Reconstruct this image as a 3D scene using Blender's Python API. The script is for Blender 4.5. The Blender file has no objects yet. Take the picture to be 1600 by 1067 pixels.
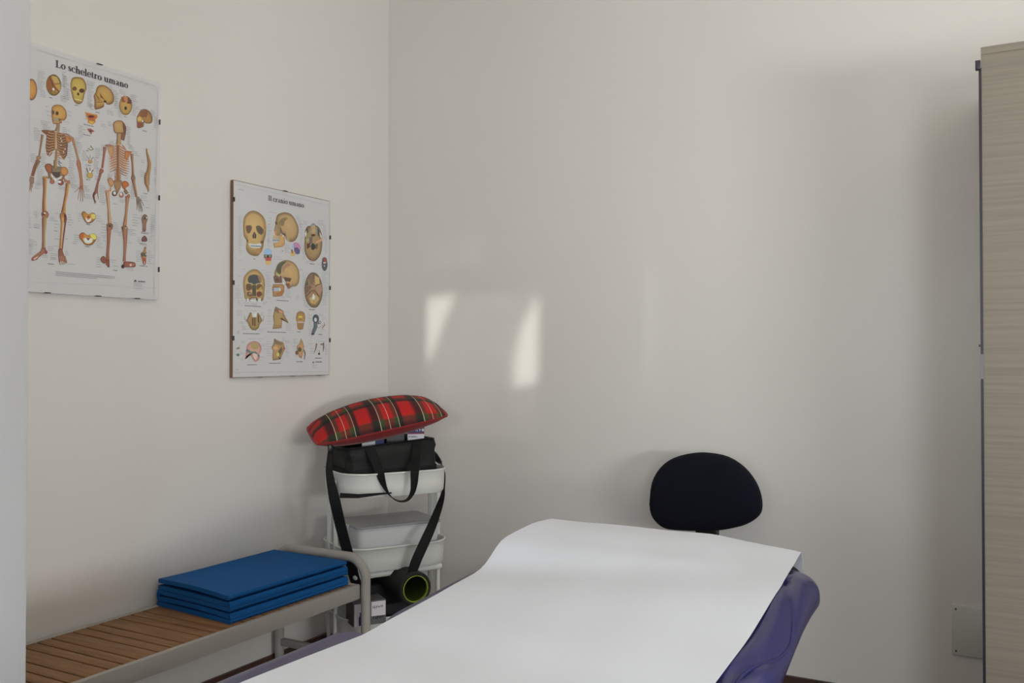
import bpy, bmesh, math, random
from mathutils import Vector, Matrix
from mathutils.geometry import tessellate_polygon

# ------------------------------------------------------------------ camera
F_PX = 1420.0
CAM = Vector((2.4, -3.2, 1.2))
YAW = math.radians(29.1)          # camera looks this much to the left of +Y
PITCH = math.radians(0.80)
scene = bpy.context.scene
C = scene.collection
cam_data = bpy.data.cameras.new('camera')
cam_data.sensor_width = 36.0
cam_data.lens = F_PX / 1600 * 36
cam_data.clip_start = 0.05
cam = bpy.data.objects.new('camera', cam_data)
cam.location = CAM
cam.rotation_euler = (math.pi / 2 + PITCH, 0, YAW)
C.objects.link(cam)
scene.camera = cam
R_CAM = cam.rotation_euler.to_matrix()

# ------------------------------------------------------------------ world, lights, exposure
scene.view_settings.view_transform = 'Standard'
scene.view_settings.look = 'None'
scene.view_settings.gamma = 1.0
scene.view_settings.use_curve_mapping = False
scene.view_settings.exposure = EXPOSURE = 0.77
scene.cycles.max_bounces = 10
scene.cycles.diffuse_bounces = 6
scene.cycles.use_denoising = True
world = bpy.data.worlds.new('sky')
scene.world = world
world.use_nodes = True
nt = world.node_tree
bg = nt.nodes['Background']
sky = nt.nodes.new('ShaderNodeTexSky')
sky.sky_type = 'NISHITA'
sky.sun_disc = False
sky.sun_elevation = math.radians(30)
nt.links.new(sky.outputs[0], bg.inputs[0])
bg.inputs[1].default_value = 0.12


def light(name, kind, loc, aim, energy, color, **kw):
    d = bpy.data.lights.new(name, kind)
    d.energy = energy
    d.color = color
    for k, v in kw.items():
        setattr(d, k, v)
    o = bpy.data.objects.new(name, d)
    o.location = loc
    o.rotation_euler = (Vector(aim) - Vector(loc)).to_track_quat('-Z', 'Y').to_euler()
    C.objects.link(o)
    return o


ROOM_X, FRONT_Y, CEIL = 4.8, -5.6, 3.0
# assumed daylight through the unseen side window: sky from above and light bounced up from the sunlit ground
light('assumed_side_daylight', 'AREA', (ROOM_X + 0.35, -3.0, 0.85), (0.0, -2.0, 2.6), 152, (1.0, 0.975, 0.95),
      shape='RECTANGLE', size=1.6, size_y=1.1)
# the same through the wide unseen front window, added to light the walls
light('added_front_daylight', 'AREA', (4.1, FRONT_Y - 0.45, 0.80), (0.9, 0.0, 3.0), 100, (1.0, 0.955, 0.885),
      shape='RECTANGLE', size=1.3, size_y=1.1)
light('added_window_fill', 'AREA', (1.75, FRONT_Y - 0.35, 1.3), (1.9, 0.0, 1.4), 17, (0.90, 0.95, 1.0),  # fill through an added window, lifts the shaded right of the back wall
      shape='RECTANGLE', size=0.9, size_y=1.3)
light('added_front_sky', 'AREA', (4.1, FRONT_Y - 0.35, 2.15), (0.9, 0.0, 0.6), 26, (0.62, 0.80, 1.0),  # bluish fill through the unseen front window, added for the lower walls
      shape='RECTANGLE', size=1.2, size_y=0.9)
# the added ceiling lamp and its weak warm fill come further down
# unseen spot lamp added to throw the wall's light patch through the small window
PATCH_SPOT = Vector((0.5, 0, 1.275)) + Vector((0.45, -1.0, 0.12)) * 50.6
light('added_patch_spot', 'SPOT', PATCH_SPOT, (3.02, FRONT_Y, 1.947), 4.0e4, (1.0, 0.95, 0.88), spot_size=math.radians(1.0), spot_blend=0.05, shadow_soft_size=0.26)


# ------------------------------------------------------------------ helpers
def ray(px, py):
    return R_CAM @ Vector((px - 800.0, 533.5 - py, -F_PX))


def at_depth(px, py, depth):
    """world point seen at (px,py) and lying `depth` metres along the view axis"""
    return CAM + ray(px, py) * (depth / F_PX)


def on_x(px, py, x=0.0):
    r = ray(px, py)
    return CAM + r * ((x - CAM.x) / r.x)


def on_y(px, py, y=0.0):
    r = ray(px, py)
    return CAM + r * ((y - CAM.y) / r.y)


def on_z(px, py, z):
    r = ray(px, py)
    return CAM + r * ((z - CAM.z) / r.z)


def lin(c):
    c = c / 255.0
    return c / 12.92 if c <= 0.04045 else ((c + 0.055) / 1.055) ** 2.4


def rgb(r, g, b):
    return (lin(r), lin(g), lin(b), 1.0)


def mat(name, col, rough=0.5, metal=0.0, spec=0.5, vary=0.05, vscale=6.0, bump=0.0, bscale=200.0, coat=0.0, sheen=0.0):
    m = bpy.data.materials.new(name)
    m.use_nodes = True
    n = m.node_tree.nodes
    l = m.node_tree.links
    p = n['Principled BSDF']
    p.inputs['Roughness'].default_value = rough
    p.inputs['Metallic'].default_value = metal
    p.inputs['Specular IOR Level'].default_value = spec
    p.inputs['Coat Weight'].default_value = coat
    p.inputs['Sheen Weight'].default_value = sheen
    tc = n.new('ShaderNodeTexCoord')
    no = n.new('ShaderNodeTexNoise')
    no.inputs['Scale'].default_value = vscale
    no.inputs['Detail'].default_value = 4
    l.new(tc.outputs['Object'], no.inputs['Vector'])
    mix = n.new('ShaderNodeMix')
    mix.data_type = 'RGBA'
    c = Vector(col[:3])
    mix.inputs[6].default_value = tuple(c * (1 - vary)) + (1,)
    mix.inputs[7].default_value = tuple(min(1, v) for v in c * (1 + vary)) + (1,)
    l.new(no.outputs['Fac'], mix.inputs[0])
    l.new(mix.outputs[2], p.inputs['Base Color'])
    if bump:
        nb = n.new('ShaderNodeTexNoise')
        nb.inputs['Scale'].default_value = bscale
        nb.inputs['Detail'].default_value = 3
        l.new(tc.outputs['Object'], nb.inputs['Vector'])
        b = n.new('ShaderNodeBump')
        b.inputs['Strength'].default_value = bump
        b.inputs['Distance'].default_value = 0.002
        l.new(nb.outputs['Fac'], b.inputs['Height'])
        l.new(b.outputs[0], p.inputs['Normal'])
    return m


def tag(o, label=None, cat=None, group=None, kind=None):
    if label: o['label'] = label
    if cat: o['category'] = cat
    if group: o['group'] = group
    if kind: o['kind'] = kind
    return o


def empty(name, loc=(0, 0, 0), rz=0.0):
    o = bpy.data.objects.new(name, None)
    o.location = loc
    o.rotation_euler = (0, 0, rz)
    o.empty_display_size = 0.05
    C.objects.link(o)
    return o


class MB:
    """collects shapes, then links them as one mesh object"""
    def __init__(self):
        self.bm = bmesh.new()

    def _xf(self, verts, M):
        if M is not None:
            bmesh.ops.transform(self.bm, matrix=M, verts=verts)

    def box(self, lo, hi, M=None, bevel=0.0, seg=2):
        lo, hi = Vector(lo), Vector(hi)
        c = (lo + hi) / 2
        s = hi - lo
        r = bmesh.ops.create_cube(self.bm, size=1.0)
        vs = r['verts']
        for v in vs:
            v.co = Vector((v.co.x * s.x, v.co.y * s.y, v.co.z * s.z)) + c
        if bevel:
            es = list({e for v in vs for e in v.link_edges})
            rb = bmesh.ops.bevel(self.bm, geom=es, offset=bevel, segments=seg, profile=0.5, affect='EDGES')
            vs = list({v for f in rb['faces'] for v in f.verts} | {v for v in vs if v.is_valid})
        self._xf(vs, M)
        return self

    def tube(self, pts, r, segs=12, M=None, cap=True, closed=False):
        pts = [Vector(p) for p in pts]
        n = len(pts)
        rs = r if isinstance(r, (list, tuple)) else [r] * n
        rings = []
        up = None
        for i, p in enumerate(pts):
            if closed:
                t = (pts[(i + 1) % n] - pts[i - 1]).normalized()
            else:
                t = (pts[min(i + 1, n - 1)] - pts[max(i - 1, 0)]).normalized()
            if up is None:
                up = Vector((0, 0, 1)) if abs(t.z) < 0.9 else Vector((1, 0, 0))
            a = t.cross(up)
            if a.length < 1e-6:
                a = t.cross(Vector((0, 1, 0)))
            a.normalize()
            b = a.cross(t).normalized()
            up = b
            rings.append([self.bm.verts.new(p + (a * math.cos(k * math.tau / segs) + b * math.sin(k * math.tau / segs)) * rs[i])
                          for k in range(segs)])
        m = n if closed else n - 1
        for i in range(m):
            A, B = rings[i], rings[(i + 1) % n]
            for k in range(segs):
                self.bm.faces.new((A[k], A[(k + 1) % segs], B[(k + 1) % segs], B[k]))
        if cap and not closed:
            self.bm.faces.new(rings[0][::-1])
            self.bm.faces.new(rings[-1])
        self._xf([v for ring in rings for v in ring], M)
        return self

    def loft(self, loops, M=None, cap0=True, cap1=True, closed=True):
        rs = [[self.bm.verts.new(Vector(p)) for p in lp] for lp in loops]
        n = len(rs[0])
        for A, B in zip(rs, rs[1:]):
            for k in range(n if closed else n - 1):
                self.bm.faces.new((A[k], A[(k + 1) % n], B[(k + 1) % n], B[k]))
        if cap0: self.bm.faces.new(rs[0][::-1])
        if cap1: self.bm.faces.new(rs[-1])
        self._xf([v for r in rs for v in r], M)
        return self

    def grid(self, rows, thick=None, M=None):
        """open grid of points rows[i][j]; thick = offset vector function for a second side"""
        top = [[self.bm.verts.new(Vector(p)) for p in r] for r in rows]
        nr, nc = len(top), len(top[0])
        allv = [v for r in top for v in r]
        for i in range(nr - 1):
            for j in range(nc - 1):
                self.bm.faces.new((top[i][j], top[i][j + 1], top[i + 1][j + 1], top[i + 1][j]))
        if thick:
            off = Vector(thick)
            bot = [[self.bm.verts.new(Vector(p) + off) for p in r] for r in rows]
            allv += [v for r in bot for v in r]
            for i in range(nr - 1):
                for j in range(nc - 1):
                    self.bm.faces.new((bot[i][j], bot[i + 1][j], bot[i + 1][j + 1], bot[i][j + 1]))
            rim = [(0, j) for j in range(nc)] + [(i, nc - 1) for i in range(1, nr)] + \
                  [(nr - 1, j) for j in range(nc - 2, -1, -1)] + [(i, 0) for i in range(nr - 2, 0, -1)]
            for a, b in zip(rim, rim[1:] + rim[:1]):
                self.bm.faces.new((top[a[0]][a[1]], bot[a[0]][a[1]], bot[b[0]][b[1]], top[b[0]][b[1]]))
        self._xf(allv, M)
        return self

    def strap(self, pts, width_dirs, w, t=0.002, M=None):
        """flat webbing: path, width direction per point, width(s), thickness"""
        pts = [Vector(p) for p in pts]
        n = len(pts)
        ws = w if isinstance(w, (list, tuple)) else [w] * n
        loops = []
        for i, p in enumerate(pts):
            tan = (pts[min(i + 1, n - 1)] - pts[max(i - 1, 0)]).normalized()
            wd = Vector(width_dirs[i] if isinstance(width_dirs, list) else width_dirs)
            wd = (wd - tan * wd.dot(tan)).normalized()
            nn = tan.cross(wd).normalized()
            a, b = wd * ws[i] / 2, nn * t / 2
            loops.append([p - a - b, p + a - b, p + a + b, p - a + b])
        return self.loft(loops, M)

    def build(self, name, m, parent=None, smooth=True, angle=40, bevel=None):
        bmesh.ops.recalc_face_normals(self.bm, faces=self.bm.faces)
        me = bpy.data.meshes.new(name)
        self.bm.to_mesh(me)
        self.bm.free()
        o = bpy.data.objects.new(name, me)
        me.materials.append(m)
        C.objects.link(o)
        if parent is not None:
            o.parent = parent
        if smooth:
            for p in me.polygons: p.use_smooth = True
            sharp_edges(me, math.radians(angle))
        if bevel:
            md = o.modifiers.new('bevel', 'BEVEL')
            md.width = bevel
            md.segments = 2
            md.limit_method = 'ANGLE'
        return o


def sharp_edges(me, ang):
    b = bmesh.new()
    b.from_mesh(me)
    for e in b.edges:
        if len(e.link_faces) == 2 and e.calc_face_angle(0) > ang:
            e.smooth = False
    b.to_mesh(me)
    b.free()


def spline(pts, n=8):
    """Catmull-Rom through the points"""
    pts = [Vector(p) for p in pts]
    out = []
    for i in range(len(pts) - 1):
        p0, p1, p2, p3 = pts[max(i - 1, 0)], pts[i], pts[i + 1], pts[min(i + 2, len(pts) - 1)]
        for k in range(n):
            t = k / n
            out.append(0.5 * ((2 * p1) + (-p0 + p2) * t + (2 * p0 - 5 * p1 + 4 * p2 - p3) * t * t + (-p0 + 3 * p1 - 3 * p2 + p3) * t ** 3))
    out.append(pts[-1])
    return out


def rrect(hx, hy, r, n=8, cx=0.0, cy=0.0):
    out = []
    for (sx, sy, a0) in ((1, 1, 0), (-1, 1, 90), (-1, -1, 180), (1, -1, 270)):
        for k in range(n + 1):
            a = math.radians(a0 + 90 * k / n)
            out.append((cx + sx * (hx - r) + r * math.cos(a), cy + sy * (hy - r) + r * math.sin(a)))
    return out


# ------------------------------------------------------------------ materials
M = {}
M['wall'] = mat('wall_paint', rgb(224, 220, 216), 0.33, spec=0.45, vary=0.012, vscale=1.5, bump=0.12, bscale=60)
M['ceiling'] = mat('ceiling_paint', rgb(228, 225, 217), 0.8, vary=0.01)
M['plaster'] = mat('partition_plaster', rgb(160, 159, 161), 0.6, vary=0.01, bump=0.05, bscale=80)
M['white_metal'] = mat('white_enamel', rgb(226, 226, 221), 0.35, vary=0.01)
M['taupe_metal'] = mat('taupe_powder_coat', rgb(172, 168, 162), 0.5, vary=0.02, bump=0.05, bscale=400)
M['black_web'] = mat('black_webbing', rgb(9, 9, 10), 0.8, vary=0.15, vscale=60, bump=0.2, bscale=600)
M['black_fabric'] = mat('black_nylon', rgb(19, 20, 19), 0.7, vary=0.25, vscale=25, bump=0.25, bscale=500)
M['black_plastic'] = mat('black_plastic', rgb(18, 18, 20), 0.4, vary=0.05)
M['chrome'] = mat('chrome', (0.8, 0.8, 0.8, 1), 0.15, metal=1.0, vary=0.01)
M['navy_fabric'] = mat('navy_upholstery', rgb(8, 10, 25), 0.95, spec=0.3, vary=0.15, vscale=120, bump=0.3, bscale=700)
M['vinyl'] = mat('indigo_vinyl', rgb(38, 37, 88), 0.32, spec=0.55, coat=0.25, vary=0.04, vscale=14, bump=0.12, bscale=350)
M['vinyl_pipe'] = mat('indigo_piping', rgb(42, 41, 90), 0.35, vary=0.03)
M['paper'] = mat('couch_paper', rgb(222, 225, 234), 0.6, spec=0.3, vary=0.008, bump=0.05, bscale=20)
M['mat_foam'] = mat('blue_foam', rgb(10, 88, 154), 0.75, spec=0.25, vary=0.05, vscale=30, bump=0.2, bscale=500)
M['white_plastic'] = mat('white_plastic', rgb(222, 223, 224), 0.3, vary=0.01)
M['lid'] = mat('frosted_lid', rgb(168, 170, 174), 0.22, spec=0.7, vary=0.02)
M['red_cloth'] = mat('red_cloth', rgb(136, 14, 22), 0.85, vary=0.1, vscale=30, bump=0.2, bscale=500, sheen=0.2)
M['glass_edge'] = mat('board_edge', rgb(130, 98, 78), 0.6, vary=0.08, vscale=40)
M['clip'] = mat('dark_steel_clip', rgb(84, 76, 72), 0.4, metal=0.3, vary=0.05)
M['white_card'] = mat('white_card', rgb(225, 222, 228), 0.5, vary=0.01)
M['navy_card'] = mat('navy_card', rgb(40, 38, 110), 0.5, vary=0.03)
M['red_card'] = mat('magenta_card', rgb(150, 30, 70), 0.5, vary=0.03)
M['grey_card'] = mat('grey_card', rgb(95, 95, 98), 0.5, vary=0.08, vscale=30)
M['brown_card'] = mat('dark_brown_card', rgb(70, 50, 46), 0.6, vary=0.08)
M['ink'] = mat('ink', rgb(40, 40, 60), 0.6, vary=0.02)
M['green'] = mat('lime_foam', rgb(150, 175, 30), 0.6, vary=0.04)
M['dark_green'] = mat('olive_foam_core', rgb(60, 74, 16), 0.6, vary=0.08, vscale=30)
M['plate'] = mat('cover_plate', rgb(206, 206, 200), 0.4, vary=0.01)
M['gap'] = mat('dark_edge_profile', rgb(36, 30, 44), 0.35, vary=0.05)
M['alu'] = mat('brushed_aluminium', rgb(150, 150, 152), 0.35, metal=0.8, vary=0.03)
M['grip'] = mat('grey_grip_metal', rgb(122, 120, 126), 0.5, vary=0.03)
M['curtain'] = mat('curtain_cloth', rgb(205, 198, 186), 0.9, vary=0.04, vscale=20)
M['frame_white'] = mat('window_frame_white', rgb(235, 235, 232), 0.4, vary=0.01)


def nodes_of(m):
    return m.node_tree.nodes, m.node_tree.links, m.node_tree.nodes['Principled BSDF']


def grain_mat(name, dark, light_, axis_scale, rough, plank=None):
    m = bpy.data.materials.new(name)
    m.use_nodes = True
    n, l, p = nodes_of(m)
    tc = n.new('ShaderNodeTexCoord')
    mp = n.new('ShaderNodeMapping')
    mp.inputs['Scale'].default_value = axis_scale
    no = n.new('ShaderNodeTexNoise')
    no.inputs['Scale'].default_value = 1.0
    no.inputs['Detail'].default_value = 8
    no.inputs['Distortion'].default_value = 0.6
    l.new(tc.outputs['Object'], mp.inputs['Vector'])
    l.new(mp.outputs[0], no.inputs['Vector'])
    cr = n.new('ShaderNodeValToRGB')
    cr.color_ramp.elements[0].position = 0.32
    cr.color_ramp.elements[0].color = dark
    cr.color_ramp.elements[1].position = 0.68
    cr.color_ramp.elements[1].color = light_
    l.new(no.outputs['Fac'], cr.inputs[0])
    l.new(cr.outputs[0], p.inputs['Base Color'])
    p.inputs['Roughness'].default_value = rough
    b = n.new('ShaderNodeBump')
    b.inputs['Strength'].default_value = 0.15
    b.inputs['Distance'].default_value = 0.002
    l.new(no.outputs['Fac'], b.inputs['Height'])
    l.new(b.outputs[0], p.inputs['Normal'])
    return m


M['oak'] = grain_mat('pale_grey_oak', rgb(125, 116, 104), rgb(138, 129, 116), (1.6, 1.6, 110), 0.55)
M['slat'] = grain_mat('brown_slat_wood', rgb(120, 84, 50), rgb(154, 110, 68), (8, 90, 60), 0.55)


def tile_mat(name, c1, c2, grout, sx, sy, rough):
    m = bpy.data.materials.new(name)
    m.use_nodes = True
    n, l, p = nodes_of(m)
    tc = n.new('ShaderNodeTexCoord')
    br = n.new('ShaderNodeTexBrick')
    br.offset = 0.0
    br.inputs['Color1'].default_value = c1
    br.inputs['Color2'].default_value = c2
    br.inputs['Mortar'].default_value = grout
    br.inputs['Scale'].default_value = 1.0
    br.inputs['Mortar Size'].default_value = 0.003
    br.inputs['Brick Width'].default_value = sx
    br.inputs['Row Height'].default_value = sy
    l.new(tc.outputs['Object'], br.inputs['Vector'])
    no = n.new('ShaderNodeTexNoise')
    no.inputs['Scale'].default_value = 14
    l.new(tc.outputs['Object'], no.inputs['Vector'])
    mx = n.new('ShaderNodeMix')
    mx.data_type = 'RGBA'
    mx.blend_type = 'MULTIPLY'
    mx.inputs[0].default_value = 0.5
    l.new(br.outputs['Color'], mx.inputs[6])
    l.new(no.outputs['Color'], mx.inputs[7])
    l.new(mx.outputs[2], p.inputs['Base Color'])
    p.inputs['Roughness'].default_value = rough
    return m


M['floor'] = tile_mat('brown_floor_tile', rgb(112, 84, 66), rgb(98, 72, 58), rgb(60, 50, 44), 0.3, 0.3, 0.35)
M['skirting'] = tile_mat('brown_skirting_tile', rgb(96, 70, 58), rgb(84, 60, 50), rgb(50, 42, 38), 0.3, 5.0, 0.4)


def tartan_mat():
    m = bpy.data.materials.new('red_tartan')
    m.use_nodes = True
    n, l, p = nodes_of(m)
    tc = n.new('ShaderNodeTexCoord')
    sp = n.new('ShaderNodeSeparateXYZ')
    l.new(tc.outputs['Object'], sp.inputs[0])

    def stripes(sock, period, offset, stops, interp='LINEAR'):
        a = n.new('ShaderNodeMath'); a.operation = 'MULTIPLY_ADD'
        a.inputs[1].default_value = 1 / period
        a.inputs[2].default_value = offset
        l.new(sock, a.inputs[0])
        f = n.new('ShaderNodeMath'); f.operation = 'FRACT'
        l.new(a.outputs[0], f.inputs[0])
        r = n.new('ShaderNodeValToRGB')
        r.color_ramp.interpolation = interp
        e = r.color_ramp.elements
        e[0].position, e[0].color = stops[0][0], stops[0][1]
        e[1].position, e[1].color = stops[1][0], stops[1][1]
        for q, cc in stops[2:]:
            k = e.new(q); k.color = cc
        l.new(f.outputs[0], r.inputs[0])
        return r.outputs[0]
    red, dk, gr = rgb(190, 24, 26), rgb(20, 22, 22), rgb(62, 74, 40)
    mar = rgb(60, 14, 16)
    sx = [(0.0, mar), (0.03, dk), (0.15, dk), (0.18, gr), (0.25, gr), (0.29, red), (0.46, red), (0.50, gr), (0.57, gr), (0.60, dk), (0.67, dk), (0.71, red), (0.94, red), (1.0, mar)]
    sy = [(0.0, dk), (0.04, dk), (0.07, gr), (0.10, gr), (0.13, red), (0.50, red), (0.54, dk), (0.63, dk), (0.67, gr), (0.76, gr), (0.80, red), (0.95, red), (1.0, dk)]
    A = stripes(sp.outputs[0], 0.1615, 0.234, sx)
    B = stripes(sp.outputs[1], 0.19, 0.78, sy)
    mx0 = n.new('ShaderNodeMix'); mx0.data_type = 'RGBA'; mx0.blend_type = 'MULTIPLY'; mx0.inputs[0].default_value = 1.0
    l.new(A, mx0.inputs[6]); l.new(B, mx0.inputs[7])
    mx = n.new('ShaderNodeGamma'); mx.inputs[1].default_value = 0.5
    l.new(mx0.outputs[2], mx.inputs[0])
    blk, wht = (0, 0, 0, 1), (1, 1, 1, 1)
    W = stripes(sp.outputs[0], 0.1615, 0.234, [(0.0, blk), (0.155, wht), (0.168, blk), (0.364, wht), (0.377, blk), (0.575, wht), (0.588, blk)], 'CONSTANT')
    mw = n.new('ShaderNodeMix'); mw.data_type = 'RGBA'
    l.new(W, mw.inputs[0]); l.new(mx.outputs[0], mw.inputs[6])
    mw.inputs[7].default_value = rgb(196, 178, 150)
    l.new(mw.outputs[2], p.inputs['Base Color'])
    p.inputs['Roughness'].default_value = 0.85
    no = n.new('ShaderNodeTexNoise'); no.inputs['Scale'].default_value = 500
    l.new(tc.outputs['Object'], no.inputs['Vector'])
    b = n.new('ShaderNodeBump'); b.inputs['Strength'].default_value = 0.2; b.inputs['Distance'].default_value = 0.001
    l.new(no.outputs['Fac'], b.inputs['Height']); l.new(b.outputs[0], p.inputs['Normal'])
    return m


M['tartan'] = tartan_mat()


def pane_mat(name, tint, alpha_gloss):
    m = bpy.data.materials.new(name)
    m.use_nodes = True
    n, l = m.node_tree.nodes, m.node_tree.links
    n.remove(n['Principled BSDF'])
    t = n.new('ShaderNodeBsdfTransparent'); t.inputs[0].default_value = tint
    g = n.new('ShaderNodeBsdfGlossy'); g.inputs['Roughness'].default_value = 0.03
    fr = n.new('ShaderNodeFresnel'); fr.inputs[0].default_value = 1.45
    mu = n.new('ShaderNodeMath'); mu.operation = 'MULTIPLY'; mu.inputs[1].default_value = alpha_gloss
    ge = n.new('ShaderNodeNewGeometry')
    iv = n.new('ShaderNodeMath'); iv.operation = 'SUBTRACT'; iv.inputs[0].default_value = 1.0
    l.new(ge.outputs['Backfacing'], iv.inputs[1])
    m2 = n.new('ShaderNodeMath'); m2.operation = 'MULTIPLY'
    l.new(fr.outputs[0], m2.inputs[0]); l.new(iv.outputs[0], m2.inputs[1])
    l.new(m2.outputs[0], mu.inputs[0])
    mx = n.new('ShaderNodeMixShader')
    l.new(mu.outputs[0], mx.inputs[0]); l.new(t.outputs[0], mx.inputs[1]); l.new(g.outputs[0], mx.inputs[2])
    l.new(mx.outputs[0], n['Material Output'].inputs[0])
    return m


M['pane'] = pane_mat('window_glass', (0.96, 0.98, 0.98, 1), 1.0)
M['frame_glass'] = pane_mat('picture_glass', (0.97, 0.98, 0.98, 1), 0.8)


def sheer_mat(name, tr):
    m = bpy.data.materials.new(name)
    m.use_nodes = True
    n, l = m.node_tree.nodes, m.node_tree.links
    p = n['Principled BSDF']
    p.inputs['Base Color'].default_value = rgb(230, 226, 216)
    p.inputs['Roughness'].default_value = 0.9
    t = n.new('ShaderNodeBsdfTransparent')
    mx = n.new('ShaderNodeMixShader'); mx.inputs[0].default_value = tr
    tc = n.new('ShaderNodeTexCoord')
    no = n.new('ShaderNodeTexNoise'); no.inputs['Scale'].default_value = 12
    l.new(tc.outputs['Object'], no.inputs['Vector'])
    ma = n.new('ShaderNodeMath'); ma.operation = 'MULTIPLY_ADD'; ma.inputs[1].default_value = 0.3; ma.inputs[2].default_value = tr - 0.15
    l.new(no.outputs['Fac'], ma.inputs[0]); l.new(ma.outputs[0], mx.inputs[0])
    l.new(p.outputs[0], mx.inputs[1]); l.new(t.outputs[0], mx.inputs[2])
    l.new(mx.outputs[0], n['Material Output'].inputs[0])
    return m


M['sheer'] = sheer_mat('mask_curtain', 0.38)

# ------------------------------------------------------------------ room shell
def struct(o):
    o['kind'] = 'structure'
    return o


T = 0.12
struct(MB().box((-T, FRONT_Y - T, -0.1), (ROOM_X + T, T, 0)).build('floor', M['floor'], smooth=False))
struct(MB().box((-T, FRONT_Y - T, CEIL), (ROOM_X + T, T, CEIL + 0.1)).build('ceiling', M['ceiling'], smooth=False))
struct(MB().box((-T, FRONT_Y - T, 0), (0, T, CEIL)).build('wall_left', M['wall'], smooth=False))
struct(MB().box((0, 0, 0), (ROOM_X, T, CEIL)).build('wall_back', M['wall'], smooth=False))


def wall_with_hole(name, axis, pos, a0, a1, holes, z1=CEIL):
    """wall slab with rectangular openings; axis 'x' = plane x=pos running along y"""
    mb = MB()
    def add(u0, u1, z0, zz):
        if u1 - u0 < 1e-4 or zz - z0 < 1e-4: return
        if axis == 'x': mb.box((pos, u0, z0), (pos + T, u1, zz))
        else: mb.box((u0, pos - T, z0), (u1, pos, zz))
    u = a0
    for (h0, h1, z0, zt) in sorted(holes):
        add(u, h0, 0, z1)
        add(h0, h1, 0, z0)
        add(h0, h1, zt, z1)
        u = h1
    add(u, a1, 0, z1)
    return struct(mb.build(name, M['wall'], smooth=False))


W1 = (-3.9, -2.1, 0.95, 2.35)       # assumed side window, unseen: y0 y1 z0 z1
W2 = (2.722, 3.318, 1.52, 2.52)     # small assumed window, unseen, with the light-shaping curtain (front wall): x0 x1 z0 z1
W3 = (3.62, 4.74, 0.95, 2.45)       # second front window, unseen, added to light the walls
W4 = (1.25, 2.25, 0.90, 2.30)       # unseen window added to let in extra light for the back wall
wall_with_hole('wall_right', 'x', ROOM_X, FRONT_Y, 0, [W1])
wall_with_hole('wall_front', 'y', FRONT_Y, 0, ROOM_X, [W2, W3, W4])
# partition end at the left of the doorway
struct(MB().box((0, -2.60, 0), (1.228, -2.44, CEIL), bevel=0.006).build('wall_partition', M['plaster']))
SK = 0.10
struct(MB().box((0, -2.44, 0), (0.012, -0.012, SK), bevel=0.002, seg=1).build('baseboard_left', M['skirting']))
struct(MB().box((0, -0.012, 0), (ROOM_X, 0, SK), bevel=0.002, seg=1).build('baseboard_back', M['skirting']))


def window(name, axis, pos, w, mullion=True):
    a0, a1, z0, z1 = w
    mb = MB()
    f = 0.045
    def add(m, u0, u1, zz0, zz1, d0=0.03, d1=0.09):
        if axis == 'x': m.box((pos + d0, u0, zz0), (pos + d1, u1, zz1))
        else: m.box((u0, pos - d1, zz0), (u1, pos - d0, zz1))
    add(mb, a0, a1, z0, z0 + f); add(mb, a0, a1, z1 - f, z1)
    add(mb, a0, a0 + f, z0, z1); add(mb, a1 - f, a1, z0, z1)
    if mullion: add(mb, (a0 + a1) / 2 - f / 2, (a0 + a1) / 2 + f / 2, z0, z1)
    o = struct(mb.build(name, M['frame_white'], smooth=False))
    g = MB()
    add(g, a0 + f * .5, a1 - f * .5, z0 + f * .5, z1 - f * .5, 0.058, 0.062)
    g.build('pane', M['pane'], o, smooth=False)
    return o


window('assumed_side_window', 'x', ROOM_X, W1)
window('assumed_small_window', 'y', FRONT_Y, W2, mullion=False)
window('added_front_window', 'y', FRONT_Y, W3)
window('added_window', 'y', FRONT_Y, W4)

# assumed roller shutter over the small window, three rows of slits cast faint streaks
SH = MB()
zs = [2.112, 2.233, 2.241, 2.279, 2.287, 2.322, 2.330, 2.49]
for a in range(0, len(zs), 2):
    SH.box((2.70, FRONT_Y - 0.105, zs[a]), (3.34, FRONT_Y - 0.092, zs[a + 1]))
for a in (1, 3, 5):
    for (u0, u1) in ((2.70, 2.78), (2.85, 2.875), (2.92, 2.95), (3.05, 3.34)):
        SH.box((u0, FRONT_Y - 0.105, zs[a]), (u1, FRONT_Y - 0.092, zs[a + 1]))
tag(SH.build('assumed_roller_shutter', M['frame_white'], smooth=False), 'unseen white roller shutter assumed half lowered outside the small front window, slits shaping faint streaks', 'shutter')


def mask_piece(uv):
    pts = [(2.767 + u * 0.506, 2.112 - v * 0.33) for u, v in uv]
    mb = MB()
    mb.loft([[(x, FRONT_Y - 0.02, z) for x, z in pts], [(x, FRONT_Y - 0.018, z) for x, z in pts]])
    return mb


cu = empty('mask_curtain', (3.02, FRONT_Y - 0.02, 2.15))  # unseen curtain added; its cut openings shape the back wall's light patch
tag(cu, 'thin unseen curtain in the small front window, cut to shape the light patch', 'curtain')
def child(o, parent):
    o.parent = parent
    o.matrix_parent_inverse = Matrix.Translation(parent.location).inverted()
    return o
bpy.context.view_layer.update()
child(mask_piece([(-.08, .8), (0, .8), (.07, .62), (.16, .3), (.26, 0), (.26, -.05), (.97, -.05), (.94, 0.03), (.86, .25), (.77, .5),
    (.78, .62), (.74, .66), (.74, 1.06), (.86, 1.03), (1.08, .95), (1.08, 1.80), (-.08, 1.80)]).build('mask_panel', M['sheer'], smooth=False), cu)
child(MB().tube([(2.70, FRONT_Y - 0.022, 2.135), (3.31, FRONT_Y - 0.022, 2.155)], 0.005).build('mask_rod', M['frame_white']), cu)
# ------------------------------------------------------------------ printed charts on the left wall
SHEET_X = 0.0165


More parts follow.
